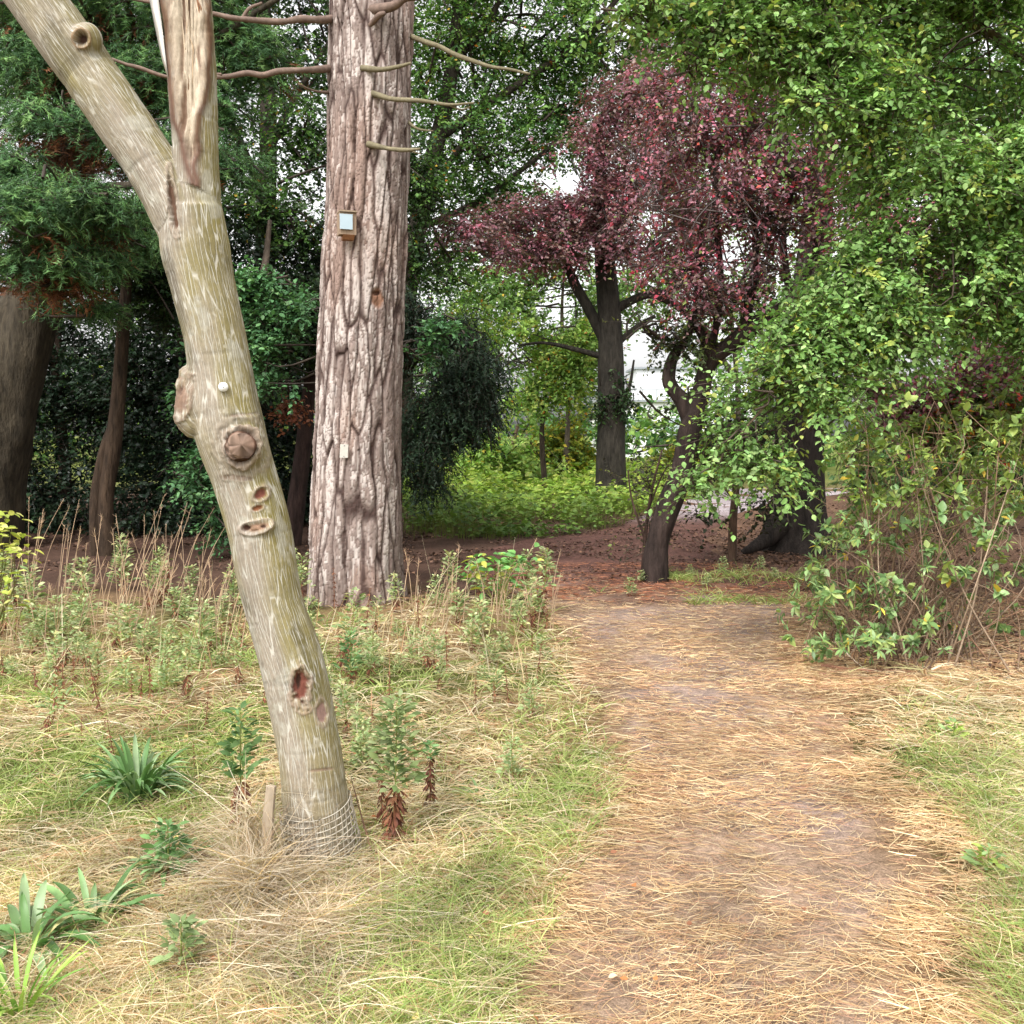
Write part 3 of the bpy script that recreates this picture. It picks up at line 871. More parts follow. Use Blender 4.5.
def trunk_part(root, lines, Y, mat='bark', col=lin(64, 58, 50), sides=20, rough=.12, name='trunk'):
    mb = MB()
    for k, pts in enumerate(lines):
        V, T = pix_tube(pts, Y, (sides if k == 0 else 10) * 2, len(pts) * 14, rough, k * 3)
        c = col * (.6 + .8 * fbm(V * np.array([9, 9, 2]), 4, 3))[:, None]
        mb.add(V, T, c)
    return mb.build(name, M[mat], root, True)

GM = [lin(102, 138, 68), lin(86, 122, 60), lin(120, 150, 74), lin(70, 106, 58)]
DG = [lin(54, 78, 44), lin(44, 68, 40), lin(66, 90, 50), lin(38, 56, 34)]
YG = [lin(150, 160, 60), lin(186, 170, 60), lin(120, 142, 58)]
CO = [lin(146, 98, 108), lin(132, 90, 101), lin(156, 92, 104), lin(132, 106, 102), lin(168, 90, 108), lin(118, 98, 94)]
YEL = [lin(196, 166, 60), lin(190, 120, 50)]

# far wood: one mass on the horizon
lobes = []
for k in range(46):
    x = -62 + k * 3.0 + rng.normal() * 1.2
    d = 48 + rng.uniform(-5, 9)
    gap = 1.0 if not (1.5 < x < 11) else .45
    h = rng.uniform(5, 8) * gap
    lobes.append((np.array([x, d, h * .5]), (3.2, 2.5, h * .52), 1))
mb = crown(lobes, 60000, .34, 1.6, 8, LEAF2, GM + YG[:1], [3, 3, 3, 2, 1], .3, .42, .35, nconn=4, twig=.02, rbr=.12)
o = mb.build('far_wood', M['leaf']); tag(o, 'pale green belt of distant trees closing the view', 'woodland', kind='stuff')

# big broadleaf tree, upper middle
t = tree_root('broadleaf_tree', 398, 505, 'tall green broadleaf tree filling the upper middle behind the pine')
trunk_part(t, [[(398, 505, 15), (400, 420, 12), (405, 300, 11), (425, 190, 9), (450, 80, 7), (470, -120, 5)],
               [(410, 260, 5), (440, 180, 3.5), (470, 130, 2.5), (500, 60, 2)], [(435, 140, 5), (510, 90, 4), (580, 40, 3), (650, -40, 2)],
               [(455, 60, 4), (490, 20, 3), (520, -60, 2)], [(415, 230, 4), (480, 200, 3), (560, 140, 2)]], 24)
lobes = [lob(440, 60, 24, 60, 55), lob(520, 40, 24.5, 70, 50), lob(600, 45, 24.5, 65, 50), lob(560, 120, 24.5, 55, 45), lob(470, 140, 24, 60, 50),
         lob(430, 200, 24, 45, 40), lob(500, 205, 24.5, 50, 30), lob(650, 20, 24.5, 60, 40), lob(540, -60, 24.5, 120, 60), lob(440, -60, 24, 90, 60), lob(640, -60, 24.5, 90, 50), lob(450, 260, 24.5, 40, 25, w=.7)]
crown(lobes, 62000, .10, .6, 10, LEAF2, GM, [3, 3, 2, 2], .25, .36, .8, twig=.008, accent=(YEL, .012), rbr=.05).build('crown', M['leaf'], t)

for (cx_, lab, lobes_) in ((565, 'pale airy tree far off, showing behind the straight grey trunk', [(520, 300, 70, 40), (585, 310, 60, 45), (560, 250, 70, 45), (630, 280, 50, 40), (480, 270, 50, 40), (545, 360, 60, 30)]),
                            (735, 'pale airy tree far off, showing behind the dark red leaves', [(700, 270, 60, 50), (760, 240, 60, 60), (740, 330, 60, 40), (690, 190, 60, 50), (800, 330, 50, 50), (660, 130, 60, 60), (770, 140, 60, 60)])):
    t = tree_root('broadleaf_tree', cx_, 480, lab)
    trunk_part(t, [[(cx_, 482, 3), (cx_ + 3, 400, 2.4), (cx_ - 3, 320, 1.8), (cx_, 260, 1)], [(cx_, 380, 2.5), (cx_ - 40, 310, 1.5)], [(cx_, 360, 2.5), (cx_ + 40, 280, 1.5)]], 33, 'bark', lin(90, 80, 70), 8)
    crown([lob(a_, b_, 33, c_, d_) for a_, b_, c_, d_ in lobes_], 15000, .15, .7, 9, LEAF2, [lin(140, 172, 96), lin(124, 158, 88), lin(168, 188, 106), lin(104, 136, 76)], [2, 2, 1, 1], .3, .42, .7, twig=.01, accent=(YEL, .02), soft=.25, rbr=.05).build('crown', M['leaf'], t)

# broadleaf tree behind the fork, upper left
t = tree_root('broadleaf_tree', 262, 520, 'dark green broadleaf tree showing between the leaning tree and the pine')
trunk_part(t, [[(262, 520, 14), (262, 420, 11), (265, 280, 10), (268, 120, 8), (260, -60, 6)], [(266, 200, 5), (230, 120, 3), (200, 60, 2)],
               [(268, 150, 5), (300, 90, 3), (330, 40, 2)]], 19)
lobes = [lob(260, 60, 19, 60, 60), lob(300, 140, 18, 50, 45), lob(250, 200, 18, 45, 40), lob(290, 230, 18, 50, 30), lob(230, 120, 19, 35, 40), lob(330, 30, 19, 50, 60),
         lob(270, -60, 19, 110, 60), lob(420, 260, 20, 45, 35), lob(410, 180, 20, 40, 45), lob(60, -20, 20, 90, 50), lob(20, 80, 20, 60, 60)]
crown(lobes, 44000, .085, .55, 10, LEAF2, DG + GM[:2], [3, 2, 3, 1, 3, 3], .25, .38, .8, twig=.007, accent=(YEL, .01), rbr=.04).build('crown', M['leaf'], t)

# feathery conifer at the left edge
t = tree_root('conifer_tree', 12, 545, 'big conifer at the left edge with drooping feathery boughs and brown trunk')
trunk_part(t, [[(-24, 562, 44), (-22, 540, 40), (-14, 490, 36), (0, 430, 33), (24, 330, 29), (48, 250, 26), (75, 130, 23), (95, 0, 20), (120, -200, 14)],
               [(60, 200, 9, 0), (110, 130, 7, -.8), (190, 60, 5, -1.2), (260, 10, 3, -1.4), (310, -20, 2, -1.5)], [(52, 250, 7, 0), (20, 190, 5, -1.5), (-20, 180, 3, -2)],
               [(60, 220, 6, 0), (100, 190, 5, -1.5), (150, 185, 3, -2.5)]], 14, 'bark', lin(64, 57, 46), 28, .24)
lobes = []
for (cx_, cy_, rx0, ry0, Y) in ((60, 200, 70, 18, 11.3), (20, 215, 50, 20, 11), (110, 215, 45, 16, 11.5), (40, 262, 60, 20, 11.4), (90, 265, 45, 14, 11.8), (10, 165, 40, 18, 11.5),
                                (60, 130, 80, 22, 12.5), (150, 150, 70, 20, 12.5), (210, 165, 60, 16, 12.5), (60, 70, 90, 28, 13), (170, 80, 80, 25, 13), (240, 50, 60, 30, 13), (140, 10, 110, 30, 13),
                                (30, 20, 60, 30, 13), (210, 110, 50, 18, 12.8), (90, 310, 40, 12, 12.6), (150, 240, 40, 18, 12.5), (20, -60, 120, 50, 13.5), (200, -60, 110, 50, 13.5)):
    lobes.append(lob(cx_, cy_, Y, rx0, ry0, rx0 * Y / F * .8))
CG = [lin(98, 136, 80), lin(80, 116, 72), lin(116, 150, 90), lin(60, 90, 56)]
mb = MB()
crown(lobes, 240000, .066, .34, 34, NEEDLE, CG, [3, 3, 2, 3], .45, .34, .8, twig=.006, flat=.3, wid=1.0, nconn=16, mb=mb, rbr=.03, bias=.6)
mb.build('crown', M['conif'], t)
mb = crown([(l[0] - np.array([0, -.3, .22]), (l[1][0] * .9, l[1][1] * .8, l[1][2] * .6)) for l in lobes[:14]], 22000, .09, .34, 22, NEEDLE, [lin(120, 76, 52), lin(100, 66, 48), lin(140, 92, 62)], [1, 1, 1], .5, .45, .9, twig=.006, flat=.3, nconn=10)
mb.build('withered_foliage', M['conif'], t)

# twin stems in the dark
t = tree_root('bare_stemmed_tree', 105, 552, 'slim twin-stemmed brown tree in the dark shade at left')
trunk_part(t, [[(108, 556, 8), (106, 500, 7.5), (113, 450, 8), (118, 400, 7), (124, 320, 6), (130, 230, 4)], [(96, 556, 6), (96, 500, 6), (104, 455, 6), (113, 425, 5), (118, 400, 3)]], 13.2, 'bark', lin(62, 49, 38), 12)
crown([lob(130, 240, 13.6, 60, 40), lob(170, 290, 13.8, 50, 35)], 9000, .07, .45, 9, LEAF2, DG, [1, 1, 1, 1], .3, .42, 1.0, twig=.005).build('crown', M['leaf'], t)

# dark stem behind the pine
t = tree_root('holly_tree', 300, 535, 'dark-stemmed small tree half hidden behind the left side of the pine')
trunk_part(t, [[(292, 545, 9), (297, 500, 9), (303, 450, 8), (308, 400, 7), (315, 340, 5)]], 14.5, 'bark', lin(60, 46, 42), 12)
mb = crown([lob(300, 320, 14.2, 60, 40), lob(260, 330, 13.8, 50, 40)], 9000, .07, .45, 9, LEAF2, DG, [1, 1, 1, 1], .3, .42, 1.0, twig=.005)
crown([lob(290, 410, 13.2, 16, 10)], 250, .06, .3, 7, LEAF2, [lin(170, 110, 84), lin(150, 96, 76)], [1, 1], .6, .2, 1.0, mb=mb, nconn=3)
mb.build('crown', M['leaf'], t)

# layered beech left of the pine
t = tree_root('beech_tree', 232, 530, 'young beech with layered bluish-green sprays left of the pine')
trunk_part(t, [[(225, 545, 8), (228, 450, 7), (238, 350, 6), (262, 280, 4), (270, 220, 2)]], 12.8, 'bark', lin(96, 84, 74), 12)
lobes = [lob(270, 285, 12.2, 60, 14), lob(300, 310, 12, 45, 12), lob(260, 330, 12.2, 55, 14), lob(295, 350, 12, 45, 12), lob(290, 385, 12, 42, 12), lob(210, 400, 12.4, 35, 18), lob(225, 350, 12.4, 40, 14), lob(240, 300, 12.4, 40, 12),
         lob(205, 470, 12.4, 25, 30, w=.6), lob(220, 520, 12.6, 25, 25, w=.5), lob(415, 350, 13, 30, 12), lob(430, 330, 13, 30, 12)]
crown(lobes, 15000, .068, .5, 10, LEAF6, [lin(92, 134, 86), lin(80, 120, 78), lin(110, 150, 98), lin(68, 104, 66)], [3, 3, 2, 2], .12, .44, 1.7, twig=.005, flat=1.3, jit=.25).build('crown', M['leaf'], t)

# dark evergreens behind the meadow
for (cx_, w0, Y, lab, s) in ((60, 90, 17, 'dense dark evergreen bush behind the slim twin-stemmed tree', 1), (185, 80, 16.5, 'dense dark evergreen bush left of the young beech, under the fork', 2), (300, 70, 18, 'dense dark evergreen bush directly behind the pine trunk', 3), (-90, 90, 16, 'dense dark evergreen bush at the far left edge behind the conifer trunk', 4)):
    t = tree_root('evergreen_bush', cx_, 430 + 1638 / Y, lab, 'bush')
    trunk_part(t, [[(cx_, 430 + 1638 / Y, 7), (cx_ + 5, 470, 6), (cx_ - 4, 380, 5), (cx_, 300, 3)]], Y, 'bark', lin(80, 66, 56), 8, name='stem')
    lobes = [lob(cx_, 480, Y, w0, 60), lob(cx_ - 30, 400, Y, w0 * .8, 60), lob(cx_ + 35, 400, Y, w0 * .8, 60), lob(cx_, 320, Y + .5, w0, 60), lob(cx_ + 20, 250, Y + 1, w0 * .8, 50), lob(cx_ - 10, 520, Y - .4, w0, 30)]
    crown(lobes, 26000, .085, .45, 10, LEAF2, [lin(34, 52, 34), lin(28, 44, 30), lin(44, 64, 40)], [2, 2, 1], .2, .36, .9, twig=.006, seed=s).build('foliage', M['gloss'], t)

# yew right of the pine
t = tree_root('yew_tree', 395, 520, 'dark yew with hanging black-green boughs just right of the pine')
trunk_part(t, [[(392, 525, 10), (394, 450, 9), (398, 350, 7), (400, 280, 4)], [(396, 380, 5), (430, 350, 4), (470, 370, 2)], [(395, 420, 4), (430, 400, 3), (470, 420, 2)]], 14.6, 'bark', lin(90, 66, 54), 12)
lobes = [lob(430, 345, 14, 55, 18), lob(445, 380, 13.8, 50, 20), lob(440, 415, 13.8, 48, 22), lob(430, 450, 13.8, 45, 22), lob(420, 480, 14, 35, 15), lob(470, 400, 13.8, 22, 30, w=.7), lob(465, 440, 13.8, 18, 25, w=.6), lob(400, 310, 14, 40, 20), lob(478, 375, 13.8, 28, 36), lob(458, 335, 14, 44, 14), lob(485, 420, 13.8, 18, 30, w=.6), lob(475, 470, 13.9, 18, 18, w=.5)]
crown(lobes, 36000, .06, .5, 22, NEEDLE, [lin(38, 56, 38), lin(32, 48, 34), lin(50, 70, 46)], [2, 2, 1], 1.1, .45, 1.7, twig=.006, flat=.6, wid=2.2, nconn=14).build('crown', M['conif'], t)

# bright bushes in the open beyond
for (cx_, by, Y, w0, h0, lab, cols) in ((515, 478, 30, 55, 60, 'bright green bush in the sunlit gap beyond the yew', [lin(168, 200, 104), lin(148, 186, 96), lin(192, 208, 116)]), (565, 470, 34, 45, 50, 'pale yellow-green bush behind the far grey tree trunk', YG + GM[2:3]),
                                        (445, 470, 32, 60, 60, 'mid green bush in the gap hidden partly by the yew', [lin(146, 182, 96), lin(128, 168, 90)]), (700, 470, 36, 40, 24, 'low yellowish bush in front of the white building', YG),
                                        (940, 480, 24, 90, 45, 'dark green bush far behind the twiggy shrub at right', DG + GM[:1]), (1040, 470, 22, 70, 60, 'dark green bush far back at the right edge', DG)):
    t = tree_root('far_bush', cx_, 430 + 1638 / Y, lab, 'bush')
    b_ = 430 + 1638 / Y
    trunk_part(t, [[(cx_, b_, 3), (cx_ - 4, b_ - h0 * .5, 2.5), (cx_ + 3, b_ - h0, 1.5)], [(cx_, b_ - 4, 2), (cx_ + w0 * .3, b_ - h0 * .7, 1.2)], [(cx_, b_ - 4, 2), (cx_ - w0 * .3, b_ - h0 * .8, 1.2)]], Y, 'bark', lin(110, 90, 74), 7, name='stem')
    lobes = [lob(cx_, b_ - h0 * .5, Y, w0 * .7, h0 * .5), lob(cx_ - w0 * .5, b_ - h0 * .6, Y, w0 * .5, h0 * .45), lob(cx_ + w0 * .5, b_ - h0 * .55, Y, w0 * .5, h0 * .4), lob(cx_ + w0 * .1, b_ - h0 * 1.1, Y + .5, w0 * .55, h0 * .4)]
    crown(lobes, 8000, .15, .8, 9, LEAF2, cols, np.ones(len(cols)), .2, .42, .7, twig=.01, accent=(YG, .08)).build('foliage', M['leaf'], t)

# yellow-green hanging sprays beside the far trunk belong to a small field maple
t = tree_root('maple_tree', 545, 478, 'small yellowing maple left of the far grey trunk')
trunk_part(t, [[(545, 490, 3), (542, 430, 2.4), (548, 370, 1.8), (552, 345, 1)]], 25, 'bark', lin(70, 60, 50), 8)
crown([lob(545, 340, 25, 45, 26), lob(515, 365, 25, 40, 25), lob(575, 375, 25, 35, 25), lob(530, 400, 25, 45, 20, w=.7), lob(590, 340, 25, 25, 25), lob(470, 330, 26, 40, 25, w=.6)], 9000, .12, .6, 9, LEAF2, [lin(158, 190, 96), lin(180, 194, 98), lin(134, 170, 86)], [2, 1, 2], .4, .45, .9, twig=.008, accent=(YEL, .03)).build('crown', M['leaf'], t)

# copper-leaved trees
t = tree_root('copper_beech', 611, 502, 'copper-leaved tree with straight grey trunk far down the path')
trunk_part(t, [[(611, 508, 22), (611, 497, 17), (611, 470, 15), (611, 400, 13.5), (610, 330, 12), (605, 260, 10), (601, 200, 7), (600, 120, 4)],
               [(609, 350, 6), (592, 315, 5.5), (574, 282, 5), (562, 250, 3), (545, 220, 2)], [(611, 312, 5), (640, 297, 4), (672, 290, 3), (700, 270, 2)], [(607, 358, 3.5), (578, 350, 2.6), (545, 343, 1.6), (520, 345, 1)],
               [(611, 350, 3.5), (635, 328, 2.6), (655, 316, 1.8)], [(604, 250, 4), (630, 200, 3), (650, 140, 2)], [(603, 240, 4), (570, 210, 3), (520, 215, 2), (470, 230, 1)], [(609, 420, 3), (628, 390, 2), (634, 360, 1)]], 22.5, 'bark', lin(50, 46, 40), 24, .1)
lobes = [lob(462, 232, 20.5, 32, 18), lob(490, 250, 20.5, 34, 16, w=.8), lob(660, 170, 21.5, 40, 45), lob(690, 230, 21.5, 40, 40, w=.8), lob(640, 90, 22, 35, 30, w=.7), lob(510, 225, 21.5, 40, 22), lob(555, 205, 22, 45, 32), lob(590, 170, 22, 45, 42), lob(625, 215, 21.5, 45, 40), lob(600, 240, 22, 40, 25), lob(560, 255, 22, 40, 20), lob(615, 120, 22.5, 40, 35), lob(655, 250, 22, 35, 30, w=.7), lob(530, 250, 22, 50, 18, w=.7)]
crown(lobes, 22000, .095, .55, 9, LEAF2, CO, [3, 3, 2, 3, 1, 2], .3, .40, 1.0, twig=.008, twigcol=(.09, .07, .065)).build('crown', M['copper'], t)
crown([lob(611, 395, 22.2, 18, 22), lob(600, 410, 22.2, 14, 16), lob(628, 400, 22.2, 12, 20)], 700, .09, .4, 8, LEAF2, DG, [1, 1, 1, 1], .6, .4, 1.5).build('ivy', M['leaf'], t)

t = tree_root('purple_plum_tree', 655, 588, 'leaning dark-stemmed tree with dark red leaves beside the path')
trunk_part(t, [[(650, 600, 21), (655, 580, 13), (657, 545, 10.5), (668, 508, 11.5), (682, 470, 10.5), (690, 430, 12.5), (699, 398, 10), (710, 362, 9), (735, 341, 8), (765, 318, 7), (792, 298, 5), (816, 250, 4), (822, 190, 2)],
               [(690, 420, 10), (682, 402, 9), (669, 382, 8), (673, 358, 5.5), (688, 335, 4), (698, 290, 3), (700, 220, 2)], [(711, 362, 6), (702, 335, 5), (684, 310, 4), (660, 298, 3), (640, 296, 2)],
               [(740, 338, 5), (752, 290, 4), (755, 230, 3), (740, 160, 2)], [(765, 318, 4), (800, 318, 3), (840, 300, 2)], [(790, 300, 4), (784, 230, 3), (800, 160, 2)], [(697, 400, 5), (720, 300, 4), (715, 200, 3), (720, 120, 2)]], 10.6, 'bark', lin(54, 44, 40), 32, .34)
lobes = [lob(700, 130, 10.6, 55, 50), lob(695, 210, 10.2, 50, 45), lob(690, 270, 10.4, 42, 30), lob(745, 130, 10.8, 45, 40), lob(660, 100, 11, 40, 40), lob(740, 200, 10.4, 35, 35), lob(705, 300, 10.2, 35, 18, w=.7), lob(780, 90, 10.8, 45, 35), lob(820, 120, 10.6, 35, 35), lob(805, 180, 10.6, 35, 25, w=.8), lob(640, 180, 11, 30, 40, w=.8), lob(730, 60, 11, 60, 30), lob(760, 270, 10.4, 30, 25, w=.5), lob(790, 130, 10.4, 40, 40), lob(830, 80, 10.8, 30, 50, w=.7), lob(815, 210, 10.6, 30, 40), lob(770, 220, 10.5, 35, 40, w=.8), lob(650, 250, 10.8, 25, 30, w=.4)]
crown(lobes, 18000, .053, .5, 13, LEAF2, CO, [3, 3, 3, 2, 1.5, 2], .7, .44, 1.7, bias=.7, soft=.4, twig=.005, twigcol=(.1, .075, .07), nconn=30, accent=([lin(176, 56, 76), lin(186, 84, 70), lin(130, 144, 80), lin(116, 132, 72)], .1), rbr=.014).build('crown', M['copper'], t)
crown([lob(672, 350, 10.5, 40, 28, w=1), lob(650, 330, 10.6, 30, 20), lob(690, 400, 10.8, 40, 35, w=.8), lob(735, 300, 10.8, 40, 25, w=.6)], 2400, .055, .35, 9, LEAF2, [lin(74, 88, 50), lin(60, 74, 44), lin(110, 116, 56)], [2, 2, 1], .4, .46, 1.5, nconn=10).build('shade_leaves', M['leaf'], t)

t = tree_root('copper_beech', 798, 552, 'massive dark trunk with flared base and dark red crown at right')
trunk_part(t, [[(800, 562, 54), (799, 550, 43), (798, 535, 34), (797, 510, 29), (798, 480, 26), (800, 450, 24), (806, 350, 22), (814, 250, 16), (822, 160, 13), (832, 60, 10), (840, -100, 10)],
               [(780, 520, 14, -.2), (768, 538, 9, -.3), (752, 548, 5, -.4), (742, 553, 3, -.4)], [(812, 280, 10, 0), (850, 350, 8, .5), (880, 400, 6, 1), (930, 420, 4, 1)], [(818, 200, 7, 0), (770, 150, 5, -.5), (740, 90, 3, -1)],
               [(826, 120, 6, 0), (870, 60, 4, 0), (910, 0, 3, 0)]], 13.6, 'bark', lin(48, 42, 38), 28, .2)
lobes = [lob(900, 395, 11.6, 50, 26, w=2), lob(960, 400, 11.4, 55, 28, w=2), lob(1000, 375, 11.4, 45, 24, w=2), lob(880, 240, 12.6, 45, 30), lob(850, 60, 13, 60, 50), lob(800, 30, 13, 60, 40), lob(920, 300, 12.6, 50, 40), lob(850, 160, 13.2, 30, 40, w=.7), lob(880, -40, 13, 100, 50), lob(760, 20, 13.4, 60, 30), lob(960, 240, 13, 60, 50)]
crown(lobes, 18000, .075, .4, 9, LEAF2, CO, [2, 3, 3, 2, 2, 2], .5, .40, 1.1, soft=.25, twig=.005, twigcol=(.1, .08, .075), nconn=12, accent=([lin(170, 60, 80)], .06)).build('crown', M['copper'], t)

# beech overhanging from the right
eb = np.array([5.6, 8.2, float(gz(5.6, 8.2))])
t = thing('beech_tree', eb, 'fresh green beech overhanging the path from the right edge', 'tree')
mb = MB()
for pts, rr, sd in (([eb - UP * .1, eb + [0, 0, 1.5], eb + [-.1, 0, 3.2], eb + [0, 0, 6], eb + [.1, .1, 9]], [.34, .27, .24, .2, .1], 20),
                    ([eb + [-.05, 0, 2.6], P(1040, 140, 8.0), P(965, 188, 7.8), P(880, 270, 7.6), P(825, 335, 7.4), P(770, 400, 7.2), P(735, 440, 7.1)], [.08, .045, .032, .022, .015, .01, .005], 8),
                    ([eb + [-.05, 0, 3.2], P(1000, 40, 8.0), P(900, 10, 7.8), P(780, 0, 7.5), P(640, -5, 7.2)], [.08, .04, .026, .016, .008], 8),
                    ):
    V, T = tube(pts, rr, sd, len(pts) * 6, .12, 2)
    mb.add(V, T, lin(110, 92, 76) * (.6 + .8 * fbm(V * 8, 4, 3))[:, None])
mb.build('trunk', M['bark'], t, True)
lobes = [lob(960, 60, 7.8, 100, 70), lob(1010, 180, 7.6, 80, 70), lob(920, 170, 7.4, 60, 60), lob(900, 260, 7.4, 60, 50), lob(850, 300, 7.3, 50, 40), lob(800, 345, 7.2, 45, 32), lob(770, 395, 7.1, 48, 34), lob(748, 440, 7, 36, 28),
         lob(815, 405, 7.2, 50, 40), lob(775, 462, 7.1, 45, 24, w=.8), lob(890, 335, 7.3, 50, 40), lob(980, 285, 7.4, 60, 50), lob(850, 455, 7.1, 36, 22, w=.35), lob(1035, 335, 7.4, 30, 30), lob(820, 60, 7.3, 60, 40), lob(740, 25, 7.1, 60, 28), lob(640, 8, 7, 60, 16, w=.7), lob(700, 60, 7, 35, 20, w=.4),
         lob(800, 105, 7, 40, 16, w=.7), lob(880, 110, 7.2, 50, 40), lob(940, -30, 7.8, 130, 50), lob(780, -30, 7.4, 110, 35), lob(700, 480, 6.9, 22, 16, w=.6), lob(1130, 90, 8, 90, 80, w=.5), lob(1120, 240, 7.9, 80, 70, w=.5), lob(1220, 0, 8.4, 100, 90, w=.4)]
crown(lobes, 93000, .047, .5, 16, LEAF6, [lin(134, 168, 96), lin(118, 152, 84), lin(154, 184, 116), lin(104, 136, 74), lin(162, 174, 90)], [3, 3, 2, 2, 1], .4, .37, 1.8, twig=.005, twigcol=(.09, .065, .05), flat=1.0, jit=.24, nconn=14, soft=.25, bias=.6, accent=([lin(176, 174, 80), lin(160, 170, 74)], .012), rbr=.012).build('crown', M['leaf'], t)

# thin sapling and small dark shrub near the path
t = tree_root('sapling', 733, 560, 'thin dark-leaved sapling between the leaning and the massive trunk')
trunk_part(t, [[(732, 562, 4.5), (733, 520, 4), (736, 480, 3.5), (730, 450, 2.5), (722, 420, 1.5)], [(736, 490, 2), (752, 470, 1.5), (765, 455, 1)], [(735, 500, 2), (718, 480, 1.4), (706, 470, .8)]], 12.4, 'bark', lin(96, 76, 62), 8)
crown([lob(725, 450, 12.3, 40, 26), lob(745, 430, 12.4, 35, 30), lob(700, 470, 12.3, 25, 20), lob(762, 510, 12.2, 20, 18, w=.7), lob(706, 520, 12.2, 16, 12, w=.6)], 1800, .07, .35, 8, LEAF2, [lin(60, 62, 40), lin(48, 54, 38), lin(76, 62, 50)], [2, 2, 1], .3, .4, 1.8, nconn=10, rbr=.008).build('crown', M['leaf'], t)
t = tree_root('bare_shrub', 640, 575, 'sparse dark twiggy shrub just left of the leaning red-leaved tree', 'shrub')
trunk_part(t, [[(642, 578, 2), (646, 530, 1.8), (652, 490, 1.4), (662, 450, .8)], [(645, 540, 1.4), (632, 500, 1), (628, 470, .6)], [(648, 510, 1.2), (660, 480, .9), (668, 465, .6)], [(644, 560, 1.3), (668, 520, 1), (676, 490, .6)]], 10.8, 'bark', lin(80, 62, 54), 6, name='stem')
crown([lob(645, 480, 10.8, 34, 26), lob(650, 520, 10.8, 28, 22, w=.7), lob(630, 550, 10.7, 18, 14, w=.5)], 520, .045, .25, 7, LEAF2, [lin(66, 60, 44), lin(54, 54, 40), lin(110, 116, 60)], [2, 2, 1], .1, .35, 2.5, nconn=14, rbr=.006).build('foliage', M['leaf'], t)

# ------------------------------------------------------------------ twiggy shrub on the right
rb = on(905, 655)
t = thing('rhododendron_bush', rb, 'large twiggy evergreen shrub with whorled leaves right of the path', 'shrub')
mb = MB(); lv = MB()
tips = []
RT = [(812, 600), (826, 560), (835, 530), (850, 500), (858, 470), (870, 520), (860, 450), (880, 430), (905, 440), (930, 420), (955, 430), (985, 420), (1010, 440), (940, 470), (900, 480), (975, 470), (1020, 480), (820, 615), (845, 590), (870, 560), (910, 510), 
      (990, 540), (1020, 560), (1010, 520), (960, 520), (905, 640), (1010, 580), (832, 628), (852, 642), (882, 632), (925, 610), (965, 590), (1005, 618), (1030, 565), (815, 580), (822, 545), (950, 560), (890, 575), (930, 545), (870, 400), (950, 395), (1000, 400), (1030, 430), (865, 440), (890, 455), (920, 445), (945, 440), (970, 445), (1000, 450), (1020, 460), (880, 480), (930, 490), (1000, 490), (845, 520), (850, 545)]
for k in range(160):
    a = RT[k % len(RT)]
    jx, jy = rng.normal() * 11, rng.normal() * 11
    Y = 7.3 + rng.uniform(-.9, .9)
    e = P(a[0] + jx, min(a[1] + jy, 640), Y + (0 if a[1] > 500 else rng.uniform(0, .6)))
    st = rb + np.array([rng.normal() * .26, rng.normal() * .28, -.03])
    mid1 = st * .55 + e * .45 + np.array([rng.normal() * .16, rng.normal() * .16, rng.uniform(-.25, .2) * min(1, max(0, e[2]))])
    mid2 = st * .2 + e * .8 + np.array([rng.normal() * .12, rng.normal() * .12, rng.uniform(-.1, .12)])
    r0 = rng.uniform(.003, .0085)
    V, T = tube([st, mid1, mid2, e], [r0, r0 * .7, r0 * .45, r0 * .25], 5, 14)
    mb.add(V, T, lin(*[(128, 104, 84), (108, 88, 72), (148, 128, 108)][k % 3]) * rng.uniform(.7, 1.1))
    tips.append((e, nrm(e - mid2), a))
    tips.append((e * .8 + mid2 * .2 + rng.normal(size=3) * .03, nrm(e - mid2 + rng.normal(size=3) * .2), a))
    for q in range(3):
        w_ = rng.uniform(.3, .95)
        s0 = st * (1 - w_) ** 2 + 2 * w_ * (1 - w_) * mid1 + w_ ** 2 * e if False else mid2 * (1 - w_) + e * w_ if q else mid1 * (1 - w_) + mid2 * w_
        e2 = s0 + nrm(rng.normal(size=3) + np.array([0, -.3, .3])) * rng.uniform(.12, .34)
        V, T = tube([s0, (s0 + e2) / 2 + rng.normal(size=3) * .02, e2], [r0 * .4, r0 * .3, r0 * .18], 4, 6)
        mb.add(V, T, lin(132, 108, 88) * rng.uniform(.7, 1.1))
        if True:
            tips.append((e2, nrm(e2 - s0), a))
